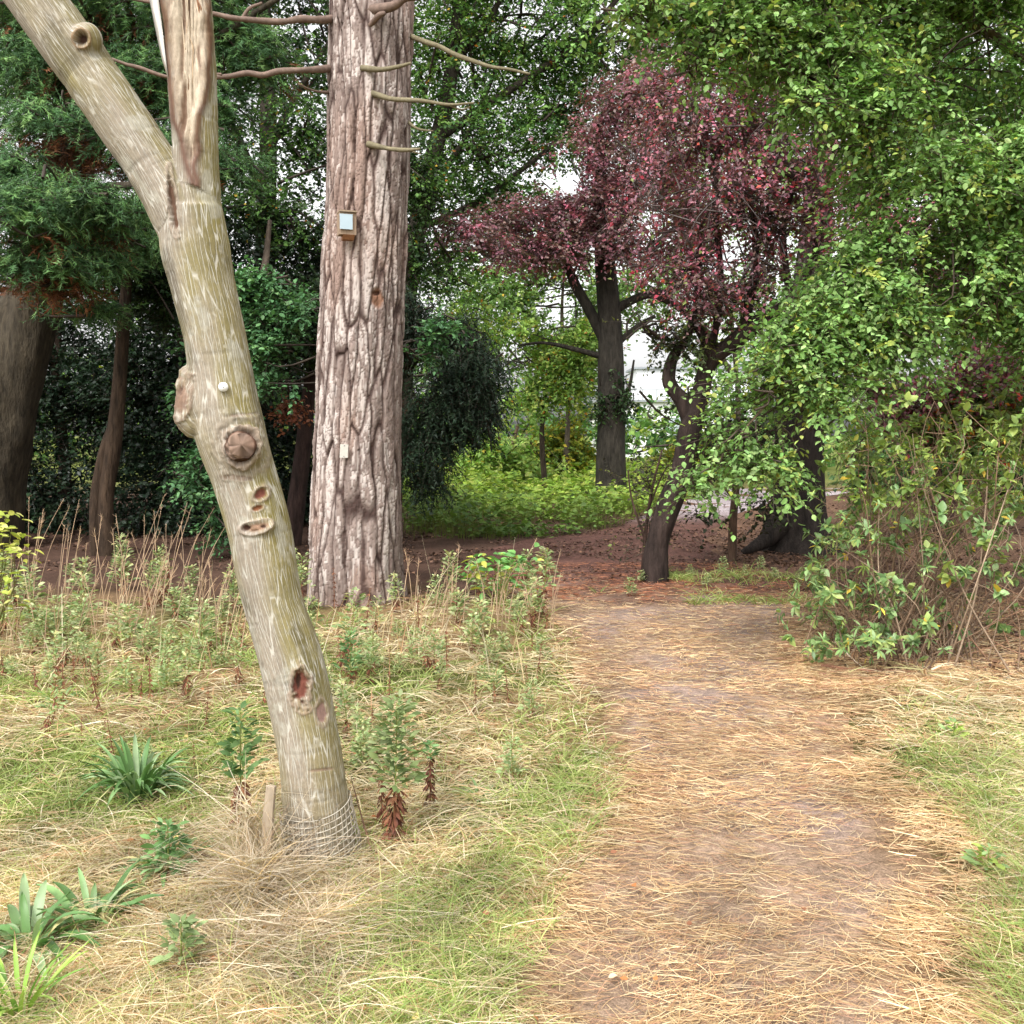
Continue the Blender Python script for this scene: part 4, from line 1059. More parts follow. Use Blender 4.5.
# dead brown tangle low on the right
for k in range(30):
    s0 = on(rng.uniform(850, 1060), rng.uniform(610, 668))
    e = s0 + np.array([rng.normal() * .4, rng.normal() * .2, rng.uniform(.05, .6)])
    V, T = tube([s0, (s0 + e) / 2 + rng.normal(size=3) * .1, e], [.005, .004, .0015], 4, 8)
    mb.add(V, T, lin(150, 116, 92) * rng.uniform(.7, 1.2))
mb.build('stem', M['twig'], t, True)
for e, d, a in tips:
    nlf = rng.integers(6, 12)
    if rng.random() < .08 + (.3 if (a[0] > 940 and a[1] > 500) else 0): continue
    az = rng.random() * 6 + np.arange(nlf) * 2.4
    s1 = nrm(np.cross(d, [.3, .2, 1])); s2 = np.cross(d, s1)
    rad = s1[None] * np.cos(az)[:, None] + s2[None] * np.sin(az)[:, None]
    ld = nrm(rad + d[None] * rng.uniform(.1, .7, (nlf, 1)) - UP * .15)
    top = a[1] < 480
    cols_ = [lin(150, 166, 84), lin(130, 152, 76), lin(108, 132, 68)] if top else [lin(120, 152, 90), lin(142, 168, 112), lin(98, 128, 76), lin(152, 168, 96)]
    col = palette(cols_, np.ones(len(cols_)), nlf) * rng.uniform(.75, 1.2, (nlf, 1))
    m_ = rng.random(nlf) < .02
    col[m_] = lin(206, 176, 70)
    put_leaves(lv, NARROW if rng.random() < .5 else LEAF6, np.tile(e, (nlf, 1)) + d * rng.uniform(-.03, .02, (nlf, 1)), ld, nrm(UP + d * .6 + rng.normal(size=(nlf, 3)) * .25), rng.uniform(.035, .085, nlf), col, 1.05 if rng.random() < .5 else .75)
lv.build('foliage', M['gloss'], t)

t = tree_root('purple_leaved_shrub', 945, 545, 'shrub with dusty red-purple leaves showing above the twiggy shrub', 'shrub')
trunk_part(t, [[(945, 560, 4), (940, 480, 3), (925, 410, 1.5)], [(945, 558, 3), (965, 450, 2), (985, 390, 1)], [(944, 552, 2.4), (915, 440, 1.4), (890, 400, .8)]], 9.6, 'bark', lin(80, 62, 58), 7, name='stem')
crown([lob(895, 400, 9.6, 42, 26), lob(950, 392, 9.5, 50, 28), lob(1000, 375, 9.7, 36, 28), lob(915, 430, 9.5, 45, 20, w=.7), lob(870, 385, 9.8, 26, 18, w=.7)], 5200, .052, .32, 9, LEAF2, CO, [2, 2, 3, 2, 3, 2], .4, .40, 1.6, accent=([lin(176, 60, 90), lin(120, 132, 70)], .12), nconn=12, rbr=.008, soft=.25).build('foliage', M['copper'], t)
t = tree_root('broadleaf_tree', 1030, 500, 'soft green tree filling the right edge behind the overhanging beech')
trunk_part(t, [[(1035, 510, 10), (1030, 420, 8), (1020, 300, 6), (1010, 200, 4)], [(1025, 360, 4), (980, 300, 2.5), (950, 250, 1.5)]], 16, 'bark', lin(72, 62, 54), 12)
crown([lob(1000, 330, 16, 60, 50), lob(900, 180, 17, 50, 60), lob(960, 270, 16.5, 60, 60), lob(1030, 420, 15.5, 50, 50), lob(980, 150, 16.5, 60, 60), lob(960, 60, 16.5, 70, 50), lob(960, 450, 16, 60, 30), lob(1020, 220, 16, 60, 60), lob(900, 440, 16.5, 50, 25)], 24000, .10, .55, 10, LEAF2, GM, [2, 2, 2, 2], .3, .38, .9, twig=.007, accent=(YEL, .01), soft=.25, rbr=.03).build('crown', M['leaf'], t)

# red-and-yellow accents at the top right: small spindle bush
t = tree_root('spindle_bush', 985, 530, 'small bush with a few red and orange leaves above the twiggy shrub', 'shrub')
trunk_part(t, [[(985, 575, 3), (985, 480, 2.4), (990, 420, 1.4)], [(985, 500, 1.6), (960, 440, 1)], [(986, 490, 1.6), (1010, 410, 1)]], 9.4, 'bark', lin(100, 84, 66), 6, name='stem')
crown([lob(985, 405, 9.3, 45, 26), lob(945, 430, 9.3, 40, 22), lob(1015, 430, 9.4, 30, 25)], 2600, .06, .3, 8, LEAF2, [lin(106, 128, 62), lin(124, 136, 64), lin(90, 110, 58)], [1, 1, 1], .3, .4, 1.6, accent=([lin(200, 70, 50), lin(206, 130, 50), lin(170, 50, 70)], .1), nconn=10, rbr=.006).build('foliage', M['leaf'], t)

# elder seedling at the meadow end, yellow-leaved bush at left edge
def compound(name, px, py, Y, spots, label, cols, leaf, cat='shrub'):
    t = thing(name, on(px, py), label, cat)
    b0 = on(px, py); mb = MB(); lv = MB()
    for (ax, ay) in spots:
        e = P(ax, ay, Y + rng.normal() * .12)
        V, T = tube([b0 + rng.normal(size=3) * [.03, .03, 0], (b0 + e) / 2 + rng.normal(size=3) * .04 + UP * .05, e], [.006, .004, .002], 5, 8)
        mb.add(V, T, lin(110, 110, 60))
        n_ = 9
        az = rng.random() * 6 + np.arange(n_) * 2.4
        ld = nrm(np.stack([np.cos(az), np.sin(az) * .8, rng.uniform(-.5, .3, n_)], -1))
        pos = e + ld * .03 + rng.normal(size=(n_, 3)) * .035
        put_leaves(lv, LEAF6, pos, ld, nrm(UP + rng.normal(size=(n_, 3)) * .35), leaf * rng.uniform(.7, 1.25, n_), palette(cols, np.ones(len(cols)), n_) * rng.uniform(.8, 1.2, (n_, 1)), .8)
    mb.build('stem', M['twig'], t); lv.build('foliage', M['leaf'], t)
    return t
compound('elder_seedling', 500, 608, 9.2, [(472, 562), (478, 572), (485, 556), (492, 566), (500, 558), (508, 560), (520, 556), (530, 553), (505, 572), (515, 578), (524, 588), (498, 585), (478, 578), (512, 568), (488, 590)],
         'bright green seedling with toothed leaves at the bend of the path', [lin(126, 176, 98), lin(110, 160, 90), lin(190, 190, 90)], .1)
compound('laurel_bush', -8, 640, 7.0, [(6, 515), (2, 530), (12, 528), (16, 540), (4, 545), (14, 552), (-8, 560), (-5, 535), (10, 575), (22, 552), (0, 590), (12, 600)],
         'yellow-leaved bush reaching in at the left edge above the meadow', [lin(196, 196, 96), lin(168, 182, 84), lin(206, 206, 124)], .075)

# ------------------------------------------------------------------ white building beyond
bw = P(662, 432, 58)
bld = thing('white_building', (bw[0], 58, 0), 'bright white building glimpsed between the trunks at the far end', 'building')
M['wall'] = plain('white_render', (.82, .82, .82), .7, 0, .04, 2)
M['trim'] = plain('grey_trim', (.3, .32, .34), .5)
M['glass'] = plain('window_glass', (.5, .56, .6), .15)
def bpart2(name, items, mat):
    mb = MB()
    for c, s in items:
        boxm(mb, np.array(c) + np.array([bw[0] + 1, 58, 0]), s, np.ones(3))
    return mb.build(name, mat, bld)
bpart2('wall', [((0, 4, 1.6), (9, 6, 3.2)), ((1.2, 5, 4.2), (6.6, 4, 2.0))], M['wall'])
bpart2('roof', [((0, 4, 3.27), (9.4, 6.4, .14)), ((1.2, 5, 5.25), (7, 4.4, .12))], M['trim'])
bpart2('balustrade', [((0, .9, 3.9), (9, .05, .05)), ] + [((x, .9, 3.62), (.05, .05, .55)) for x in np.arange(-4.4, 4.5, .8)], M['trim'])
for x in (-2.6, .2, 2.8):
    bpart2('window', [((x, .97, 1.7), (1.3, .08, 1.2))], M['glass'])

# ------------------------------------------------------------------ ground cover and litter
def scatter(n, poly_px, power=1.0):
    """points on the ground within pixel polygon (x0,x1,y0,y1)"""
    x0, x1, y0, y1 = poly_px
    py = y0 + (y1 - y0) * rng.random(n) ** power
    px = rng.uniform(x0, x1, n)
    dx = (px - 512) / F; cy = (512 - py) / F
    dz = -_sp + cy * _cp; dy = _cp + cy * _sp
    t = EYE / -dz
    return np.stack([dx * t, dy * t], -1)

# yellow-green ground cover
xy = np.vstack([scatter(16000, (390, 720, 476, 545)), scatter(4000, (850, 1080, 480, 520))])
rows = fbm(np.stack([xy[:, 0] * .35, xy[:, 1] * .35, xy[:, 0] * 0], -1), 200, 3)
edge = 543 - 10 * np.abs((xy[:, 0] / xy[:, 1] * F + 512 - 560) / 90) ** 1.2
pyy = 430 + EYE * F / xy[:, 1]; edge = np.where(xy[:, 0] / xy[:, 1] * F + 512 > 800, 520, edge)
rows2 = fbm(np.stack([xy[:, 0] * 1.6, xy[:, 1] * 1.1, xy[:, 0] * 0], -1), 205, 3)
keep = (rows > .4) & (rows2 + rng.normal(size=len(xy)) * .06 > .4 + .14 * sstep(20, 13, xy[:, 1])) & (pyy < edge + 60 * (rows - .5) + rng.normal(size=len(xy)) * 4) & ~((xy[:, 0] > path_l(xy[:, 1]) + .1) & (xy[:, 0] < path_r(xy[:, 1])))
xy = xy[keep]
N = len(xy)
hgt = rng.random(N) ** .7 * .7 * np.clip(fbm(np.stack([xy[:, 0] * .9, xy[:, 1] * .9, xy[:, 0] * 0 + 3], -1), 207, 2) * 2 - .35, .15, 1.2)
pos = np.stack([xy[:, 0], xy[:, 1], gz(xy[:, 0], xy[:, 1]) + hgt], -1)
az = rng.random(N) * 6.28
ld = np.stack([np.cos(az), np.sin(az), rng.uniform(-.4, .3, N)], -1)
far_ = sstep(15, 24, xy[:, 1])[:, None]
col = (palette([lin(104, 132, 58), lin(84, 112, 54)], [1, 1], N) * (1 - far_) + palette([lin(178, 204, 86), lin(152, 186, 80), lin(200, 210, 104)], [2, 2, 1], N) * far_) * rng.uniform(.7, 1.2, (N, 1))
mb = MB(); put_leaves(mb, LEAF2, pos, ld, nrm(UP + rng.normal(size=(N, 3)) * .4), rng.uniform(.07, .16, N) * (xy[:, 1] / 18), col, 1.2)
# stalks down to the soil
V, T, k_ = strips(np.stack([xy[:, 0], xy[:, 1], gz(xy[:, 0], xy[:, 1])], -1), np.tile(UP, (N, 1)), hgt, np.full(N, .006), rng.normal(size=(N, 3)) * .02, 1)
mb.add(V, T, np.tile(lin(100, 110, 50), (len(V), 1)))
o = mb.build('ground_cover', M['leaf']); tag(o, 'low yellow-green ground cover beyond the bend of the path', 'ground cover', kind='stuff')

# leaf litter in the shade
xy = np.vstack([scatter(13000, (0, 1024, 505, 575)), scatter(15000, (380, 900, 530, 612)), scatter(4500, (800, 1070, 560, 680))])
keep = fbm(np.stack([xy[:, 0], xy[:, 1], xy[:, 0] * 0], -1), 210, 2) > .38
onp = (xy[:, 0] > path_l(xy[:, 1]) - .3) & (xy[:, 0] < path_r(xy[:, 1]) + .2)
keep &= rng.random(len(xy)) < np.where(onp, .55 * sstep(9.3, 12.5, xy[:, 1]), np.maximum(sstep(8.6, 10.2, xy[:, 1]), (xy[:, 0] > path_r(xy[:, 1]) + .2) * .6))
xy = xy[keep]; N = len(xy)
pos = np.stack([xy[:, 0], xy[:, 1], gz(xy[:, 0], xy[:, 1]) + rng.uniform(.008, .03, N)], -1)
az = rng.random(N) * 6.28
mb = MB(); put_leaves(mb, LEAF2, pos, np.stack([np.cos(az), np.sin(az), rng.normal(size=N) * .25], -1), nrm(UP + rng.normal(size=(N, 3)) * .35), rng.uniform(.025, .055, N) * np.clip(xy[:, 1] / 11, .8, 1.5),
                      palette([lin(106, 82, 68), lin(90, 68, 58), lin(132, 100, 80), lin(76, 58, 50)], [2, 3, 1, 2], N) * rng.uniform(.7, 1.2, (N, 1)), 1.1)
o = mb.build('leaf_litter', M['litter']); tag(o, 'brown fallen leaves carpeting the shaded soil under the trees', 'leaf litter', kind='stuff')

N = 220
xy2 = scatter(N, (-20, 1040, 640, 1040), .8)
xy2 = xy2[(xy2[:, 0] < path_l(xy2[:, 1])) | (xy2[:, 0] > path_r(xy2[:, 1])) | (rng.random(N) < .25)]; N = len(xy2)
az = rng.random(N) * 6.28
mb = MB(); put_leaves(mb, LEAF6, np.stack([xy2[:, 0], xy2[:, 1], gz(xy2[:, 0], xy2[:, 1]) + rng.uniform(.02, .06, N)], -1), np.stack([np.cos(az), np.sin(az), rng.normal(size=N) * .2], -1), nrm(UP + rng.normal(size=(N, 3)) * .4), rng.uniform(.014, .03, N),
                      palette([lin(172, 112, 70), lin(140, 96, 72), lin(200, 176, 112), lin(196, 176, 146)], [2, 2, 1, 1], N), 1.2)
o = mb.build('scattered_leaves', M['litter']); tag(o, 'orange and tan fallen leaves scattered thinly over grass and path', 'fallen leaves', kind='stuff')

# pine needles on the path
def needles(n, reg, keepfn, thr, cols, Lr=(.05, .12), W=.0019, hz=(.004, .018), seed=220, power=1.0):
    xy = scatter(n, reg, power)
    keep = keepfn(xy)
    nz1 = fbm(np.stack([xy[:, 0] * 2.2, xy[:, 1] * 2.2, xy[:, 0] * 0], -1), seed, 3)
    nz2 = fbm(np.stack([xy[:, 0] * 9, xy[:, 1] * 9, xy[:, 0] * 0], -1), seed + 5, 2)
    keep &= (nz1 * .6 + nz2 * .4 + rng.normal(size=n) * .05) > thr
    xy = xy[keep]; N = len(xy)
    flow = fbm(np.stack([xy[:, 0] * 1.5, xy[:, 1] * 1.5, xy[:, 0] * 0 + 4], -1), seed + 9, 2) * 3 - 1.5
    az = flow + rng.normal(size=N) * .75 + rng.choice([0, PI], N)
    D = np.stack([np.cos(az), np.sin(az), rng.normal(size=N) * .05], -1)
    L = rng.uniform(*Lr, N)
    P0 = np.stack([xy[:, 0], xy[:, 1], gz(xy[:, 0], xy[:, 1]) + .008 + rng.uniform(*hz, N)], -1)
    perp = np.stack([-np.sin(az), np.cos(az), np.zeros(N)], -1)
    bend = perp * (rng.normal(size=N) * .22 * L)[:, None] + UP * (rng.normal(size=N) * .04 * L)[:, None]
    side = nrm(perp + UP * rng.normal(size=(N, 1)) * .5)
    V, T, k_ = strips(P0, D, L, W * np.clip(P0[:, 1] / 3.2, 1, 2.4), bend, 3, side, .7)
    col = palette(cols, np.ones(len(cols)), N) * rng.uniform(.75, 1.2, (N, 1))
    return V, T, np.repeat(col, k_, axis=0)
TAN = [lin(206, 178, 134), lin(192, 158, 114), lin(222, 200, 160), lin(172, 134, 98)]
onpath = lambda xy: (xy[:, 0] > path_l(xy[:, 1]) - .12) & (xy[:, 0] < path_r(xy[:, 1]) + .25)
mb = MB()
FINE = TAN + [lin(186, 142, 110), lin(168, 126, 102)]
far_fade = lambda xy: rng.random(len(xy)) < sstep(11.2, 8.6, xy[:, 1])
fade = lambda xy: onpath(xy) & far_fade(xy) & (rng.random(len(xy)) < .16 + .84 * sstep(3.2, 5.6, xy[:, 1]))
mb.add(*needles(120000, (470, 1080, 570, 1060), fade, .36, FINE, (.035, .10), .0015))
mb.add(*needles(30000, (480, 1060, 575, 1060), lambda xy: onpath(xy) & far_fade(xy), .495, TAN, (.05, .12), .0019))
mb.add(*needles(12000, (380, 1150, 1060, 1230), onpath, .42, TAN, (.05, .12), .0017))
mb.add(*needles(26000, (740, 1070, 596, 700), lambda xy: (xy[:, 0] > path_r(xy[:, 1]) - .2) & far_fade(xy), .36, FINE, (.05, .12), .0018))
mb.add(*needles(9000, (380, 820, 565, 605), lambda xy: onpath(xy), .42, [lin(170, 112, 80), lin(140, 92, 72)], (.06, .13), .0022))
mb.add(*needles(15000, (740, 1080, 650, 1060), lambda xy: xy[:, 0] > path_r(xy[:, 1]) - .1, .44, TAN, (.06, .15), .003))
mb.add(*needles(9000, (100, 640, 700, 1060), lambda xy: xy[:, 0] < path_l(xy[:, 1]) + .1, .5, TAN, (.06, .15), .003))
o = mb.build('pine_needles', M['needle']); tag(o, 'tan fallen pine needles strewn across the footpath', 'pine needles', kind='stuff')

# meadow grass
def lawn(n, reg, keepfn, kind, seed, dens=.0):
    xy = scatter(n, reg, .8)
    # two thirds of the blades stand in tufts around shared roots
    m_ = int(n * .66); ncl = n // 34
    cl = scatter(ncl, reg, .8)
    ci = rng.integers(ncl, size=m_)
    off = rng.normal(size=(m_, 2)) * .035
    xy[:m_] = cl[ci] + off
    rad_az = np.where(np.arange(n) < m_, np.r_[np.arctan2(off[:, 1], off[:, 0]), np.zeros(n - m_)] + rng.normal(size=n) * .5, rng.random(n) * 2 * PI)
    tall = np.r_[(.6 + 1.1 * rng.random(ncl) ** 1.5)[ci], np.ones(n - m_)]
    kk = keepfn(xy)
    xy = xy[kk]; rad_az = rad_az[kk]; tall = tall[kk]
    N = len(xy)
    g1 = fbm(np.stack([xy[:, 0] * 1.3, xy[:, 1] * 1.3, xy[:, 0] * 0], -1), 300, 3)
    edgeL = np.exp(-((xy[:, 0] - path_l(xy[:, 1]) + .24) / .26) ** 2) * sstep(7.5, 5, xy[:, 1])
    edgeR = np.exp(-((xy[:, 0] - path_r(xy[:, 1]) - .35) / .4) ** 2) * sstep(6, 4.5, xy[:, 1])
    green = np.clip(sstep(.5, .66, g1) + 1.0 * edgeL + .7 * edgeR, 0, 1)
    z = gz(xy[:, 0], xy[:, 1])
    P0 = np.stack([xy[:, 0], xy[:, 1], z], -1)
    az = rad_az
    if kind == 'green':
        kp = rng.random(N) < .15 + .85 * green
        P0, az, tall = P0[kp], az[kp], tall[kp]; N = len(P0)
        L = rng.uniform(.05, .15, N) * tall
        D = nrm(np.stack([np.cos(az) * .5, np.sin(az) * .5, rng.uniform(.6, 1.2, N)], -1))
        bend = np.stack([np.cos(az), np.sin(az), -np.ones(N) * .7], -1) * (L * rng.uniform(.2, .8, N))[:, None]
        W = rng.uniform(.0024, .005, N); ns = 3
        col = palette([lin(148, 166, 92), lin(130, 152, 82), lin(170, 182, 110), lin(194, 192, 132)], [3, 2, 3, 1.5], N)
    else:
        kp = rng.random(N) < 1 - .75 * green
        P0, az, tall = P0[kp], az[kp], tall[kp]; N = len(P0)
        L = rng.uniform(.06, .25, N) * tall
        D = nrm(np.stack([np.cos(az), np.sin(az), np.abs(rng.normal(size=N)) * .5], -1))
        bend = np.stack([-np.sin(az), np.cos(az), np.zeros(N)], -1) * (L * rng.normal(size=N) * .35)[:, None] - UP * (L * np.clip(D[:, 2], 0, 1) * rng.uniform(.7, 1.05, N))[:, None]
        P0[:, 2] += rng.uniform(.004, .05, N)
        st_ = (rng.random(N) < .13 * sstep(5.2, 7.5, P0[:, 1])) & (P0[:, 0] < path_l(P0[:, 1]) - .35)
        D[st_] = nrm(np.stack([rng.normal(size=N) * .25 + .15, rng.normal(size=N) * .2, np.ones(N)], -1))[st_]
        L[st_] *= rng.uniform(.8, 1.8, st_.sum()); bend[st_] *= .35
        W = rng.uniform(.0015, .0038, N); ns = 4
        col = palette([lin(214, 196, 162), lin(200, 177, 142), lin(228, 214, 186), lin(190, 150, 116), lin(192, 186, 134)], [3, 2, 2, 1.5, 1], N)
    W = W * np.clip(P0[:, 1] / 3.4, 1, 2.2)
    col = col * rng.uniform(.75, 1.15, (N, 1))
    V, T, k_ = strips(P0, D, L, W, bend, ns, None, .3)
    return V, T, np.repeat(col, k_, axis=0)
inL = lambda xy: (xy[:, 0] < path_l(xy[:, 1]) + rng.normal(size=len(xy)) * .05 - .02) & (xy[:, 1] < 9.6)
inR = lambda xy: (xy[:, 0] > path_r(xy[:, 1]) + .12 + np.abs(rng.normal(size=len(xy))) * .18) & (xy[:, 1] < 6.9)
mb = MB()
mb.add(*lawn(56000, (-60, 640, 590, 1080), inL, 'straw', 1)); mb.add(*lawn(24000, (800, 1100, 672, 1080), inR, 'straw', 2))
mb.add(*lawn(14000, (1100, 1550, 672, 1200), inR, 'straw', 2)); mb.add(*lawn(14000, (-500, -60, 590, 1200), inL, 'straw', 1)); mb.add(*lawn(9000, (-60, 1100, 1080, 1220), lambda xy: inL(xy) | inR(xy), 'straw', 1))
o = mb.build('dry_grass', M['straw']); tag(o, 'bleached matted dry grass on both sides of the path', 'dry grass', kind='stuff')
mb = MB()
mb.add(*lawn(48000, (-60, 640, 590, 1080), inL, 'green', 3)); mb.add(*lawn(26000, (790, 1100, 690, 1080), inR, 'green', 4))
mb.add(*lawn(14000, (1100, 1550, 690, 1200), inR, 'green', 4)); mb.add(*lawn(14000, (-500, -60, 590, 1200), inL, 'green', 3)); mb.add(*lawn(9000, (-60, 1100, 1080, 1220), lambda xy: inL(xy) | inR(xy), 'green', 3))
mb.add(*lawn(5000, (600, 830, 575, 612), lambda xy: (xy[:, 1] > 9.2) & (fbm(np.stack([xy[:, 0], xy[:, 1], xy[:, 0] * 0], -1), 9, 2) > .48), 'green', 5))
o = mb.build('green_grass', M['grass']); tag(o, 'short green grass growing through the thatch along the path edges', 'grass', kind='stuff')

# hay heaped around the foot of the leaning tree
mb = MB()
for (hx, hy, n_h, rx_h, ry_h, hh_, lift) in ((262, 905, 1500, .13, .14, .17, .9), (300, 940, 1300, .16, .14, .09, .4), (230, 950, 1000, .16, .15, .07, .35), (335, 905, 700, .10, .09, .06, .5), (270, 985, 900, .22, .12, .05, .25), (350, 955, 500, .14, .12, .04, .3), (252, 872, 1100, .08, .08, .26, 1.5)):
    c0 = on(hx, hy)
    a_ = rng.random(n_h) * 6.28; r_ = rng.random(n_h) ** .6
    P0 = c0 + np.stack([np.cos(a_) * r_ * rx_h, np.sin(a_) * r_ * ry_h, np.zeros(n_h)], -1)
    P0[:, 2] = gz(P0[:, 0], P0[:, 1]) + rng.random(n_h) * hh_ * (1.1 - r_ ** 2)
    az = rng.normal() * 2 + rng.normal(size=n_h) * 1.1 + rng.choice([0, PI], n_h)
    D = nrm(np.stack([np.cos(az), np.sin(az) * .8, rng.uniform(-.2, 1, n_h) * lift], -1))
    L = rng.uniform(.1, .36, n_h) * rng.choice([.7, 1, 1.25], n_h)
    az2 = rng.random(n_h) * 6.28
    bend = np.stack([np.cos(az2), np.sin(az2), -np.ones(n_h) * .8 * lift], -1) * (L * rng.uniform(.1, .9, n_h))[:, None]
    V, T, k_ = strips(P0, D, L, rng.uniform(.0014, .0034, n_h), bend, 5, None, .3)
    mb.add(V, T, np.repeat(palette([lin(204, 186, 162), lin(184, 162, 138), lin(224, 210, 190), lin(160, 136, 114), lin(206, 176, 128)], [3, 2, 2, 1, 1], n_h) * rng.uniform(.75, 1.1, (n_h, 1)), k_, axis=0))
N = 140
P0 = on(258, 888) + np.stack([rng.normal(size=N) * .05, rng.normal(size=N) * .06, rng.random(N) * .03], -1)
az = rng.random(N) * 6.28
D = nrm(np.stack([np.cos(az) * .35, np.sin(az) * .35, rng.uniform(.8, 1.2, N)], -1)); L = rng.uniform(.18, .42, N)
V, T, k_ = strips(P0, D, L, rng.uniform(.0016, .003, N), np.stack([rng.normal(size=N) * .13, rng.normal(size=N) * .13, -rng.random(N) * .16], -1), 5, None, .3)
mb.add(V, T, np.repeat(palette([lin(206, 182, 154), lin(176, 146, 122), lin(222, 208, 186)], [2, 1, 1], N), k_, axis=0))
o = mb.build('hay_tuft', M['straw']); tag(o, 'heap of bleached dead grass around the foot of the leaning tree', 'dead grass')

# ------------------------------------------------------------------ meadow plants
def strap_clump(px, py, n, L, W, label, cols, up=.8, droop=1.0):
    b0 = on(px, py)
    az = rng.random(n) * 6.28
    P0 = b0 + np.stack([np.cos(az), np.sin(az), np.zeros(n)], -1) * rng.uniform(.01, .07, (n, 1))
    D = nrm(np.stack([np.cos(az) * rng.uniform(.3, 1, n), np.sin(az) * rng.uniform(.3, 1, n), np.full(n, up) * rng.uniform(.6, 1.3, n)], -1))
    LL = L * rng.uniform(.65, 1.2, n)
    bend = np.stack([np.cos(az) * .3, np.sin(az) * .3, -np.ones(n) * droop], -1) * (LL * rng.uniform(.35, .9, n))[:, None]
    side = nrm(np.stack([-np.sin(az), np.cos(az), rng.normal(size=n) * .2], -1))
    nseg = 7
    t = np.linspace(0, 1, nseg + 1)
    c = P0[:, None] + D[:, None] * (LL[:, None] * t)[..., None] + bend[:, None] * (t ** 2)[None, :, None]
    w = np.sin(np.clip(t * .9 + .12, 0, 1) * PI) ** .6
    w[-1] = .05
    off = side[:, None] * (W * rng.uniform(.7, 1.2, n)[:, None] * w * .5)[..., None]
    fold = UP * W * .18
    V = np.stack([c - off + fold, c, c + off + fold], 2)
    kk = np.arange(n)[:, None] * (nseg + 1) * 3 + np.arange(nseg)[None] * 3
    T = np.concatenate([np.stack([np.stack([kk + a, kk + a + 1, kk + a + 4], -1), np.stack([kk + a, kk + a + 4, kk + a + 3], -1)], 2).reshape(-1, 3) for a in (0, 1)])
    col = np.repeat(palette(cols, np.ones(len(cols)), n) * rng.uniform(.8, 1.2, (n, 1)), (nseg + 1) * 3, axis=0)
    mb = MB().add(V.reshape(-1, 3), T, col)
    o = mb.build('strap_leaf_clump', M['gloss'], None, True)
    return tag(o, label, 'plant')
SG = [lin(98, 134, 78), lin(122, 152, 98), lin(84, 116, 62), lin(146, 168, 124)]
SY = SG * 2 + [lin(196, 186, 132)]
LG = [lin(140, 176, 72), lin(120, 160, 70), lin(160, 186, 90)]
strap_clump(137, 800, 85, .36, .026, 'dense clump of broad blue-green strap leaves, largest in the meadow', SG, 2.0, .95)
strap_clump(165, 872, 30, .22, .022, 'strap-leaved clump with withered white tips below the largest clump', SY, 1.7)
strap_clump(92, 925, 38, .26, .026, 'open strap-leaved clump with drooping tips in the lower left meadow', SY, 1.7)
strap_clump(28, 950, 34, .3, .03, 'broad grey-green strap clump at the lower left edge', SG, 1.7)
strap_clump(18, 1018, 40, .26, .016, 'bright yellow-green grassy clump in the bottom left corner', LG, 1.6, .6)
strap_clump(482, 800, 26, .13, .011, 'small grey-green strap clump in the grass near the path', SG, .9)
strap_clump(110, 1035, 14, .24, .02, 'pale bent strap leaves at the bottom edge left', [lin(214, 210, 170), lin(190, 196, 140)], .5)
strap_clump(60, 705, 16, .16, .014, 'small fine-leaved tuft in the left meadow above the largest clump', SG, .9)

def stalk_plant(name, loc, h, lean, green_from, leaf, nl, label, group=None, cols=None, spread_=.1, stemr=.004, cat='plant', dens=1.0):
    """upright weed: stem, green leaves above a height, withered brown leaves below"""
    t = thing(name, loc, label, cat, group)
    loc = np.asarray(loc, float)
    tip = loc + np.array([lean[0] * h, lean[1] * h, h])
    ctr = lambda s: loc + (tip - loc) * s + np.array([lean[0] * h * .2 * math.sin(s * 3), 0, 0])
    pts = [ctr(s) for s in np.linspace(0, 1, 6)]
    V, T = tube(pts, np.linspace(stemr, stemr * .4, 6), 5, 14)
    sc = np.where(((V[:, 2] - loc[2]) / h > green_from)[:, None], lin(120, 128, 66), lin(124, 84, 62))
    MB().add(V, T, sc).build('stem', M['twig'], t)
    lg, lb = MB(), MB()
    for s in np.linspace(.12, 1, nl):
        n_ = int(rng.integers(3, 6) * dens) + 1
        az = rng.random(n_) * 6.28
        isg = s > green_from + rng.normal() * .04
        el = rng.uniform(-.1, .8, n_) if isg else rng.uniform(-1.6, -.4, n_)
        ld = nrm(np.stack([np.cos(az), np.sin(az), el], -1))
        pos = np.tile(ctr(s), (n_, 1)) + ld * rng.uniform(.0, spread_ * (.3 if not isg else (1.15 - s * .7)), (n_, 1)) * [1, 1, .4]
        size = leaf * rng.uniform(.7, 1.3, n_) * (1.2 - .5 * s) * (1 if isg else .75)
        cc = palette(cols or [lin(108, 142, 84), lin(128, 160, 108), lin(90, 124, 74)], np.ones(len(cols or [1, 2, 3])), n_) if isg else palette([lin(120, 74, 56), lin(96, 60, 48), lin(150, 104, 76)], [1, 1, 1], n_)
        put_leaves(lg if isg else lb, NARROW, pos, ld, nrm(UP + rng.normal(size=(n_, 3)) * .4), size, cc * rng.uniform(.75, 1.2, (n_, 1)), 1.5 if isg else 1.0)
    if lg.n: lg.build('foliage', M['leaf'], t)
    if lb.n: lb.build('withered_foliage', M['litter'], t)
    return t
stalk_plant('thistle_plant', on(240, 835), .52, (.02, 0), .45, .06, 34, 'tall dark green thistle left of the leaning trunk, brown lower leaves', spread_=.1, cols=[lin(84, 114, 66), lin(98, 128, 74), lin(112, 140, 88)])
stalk_plant('mugwort_plant', on(392, 848), .58, (.04, 0), .45, .05, 50, 'tallest grey-green weed right of the leaning trunk, brown below', spread_=.12, cols=[lin(140, 156, 104), lin(160, 172, 124), lin(118, 138, 86)], dens=2.6)
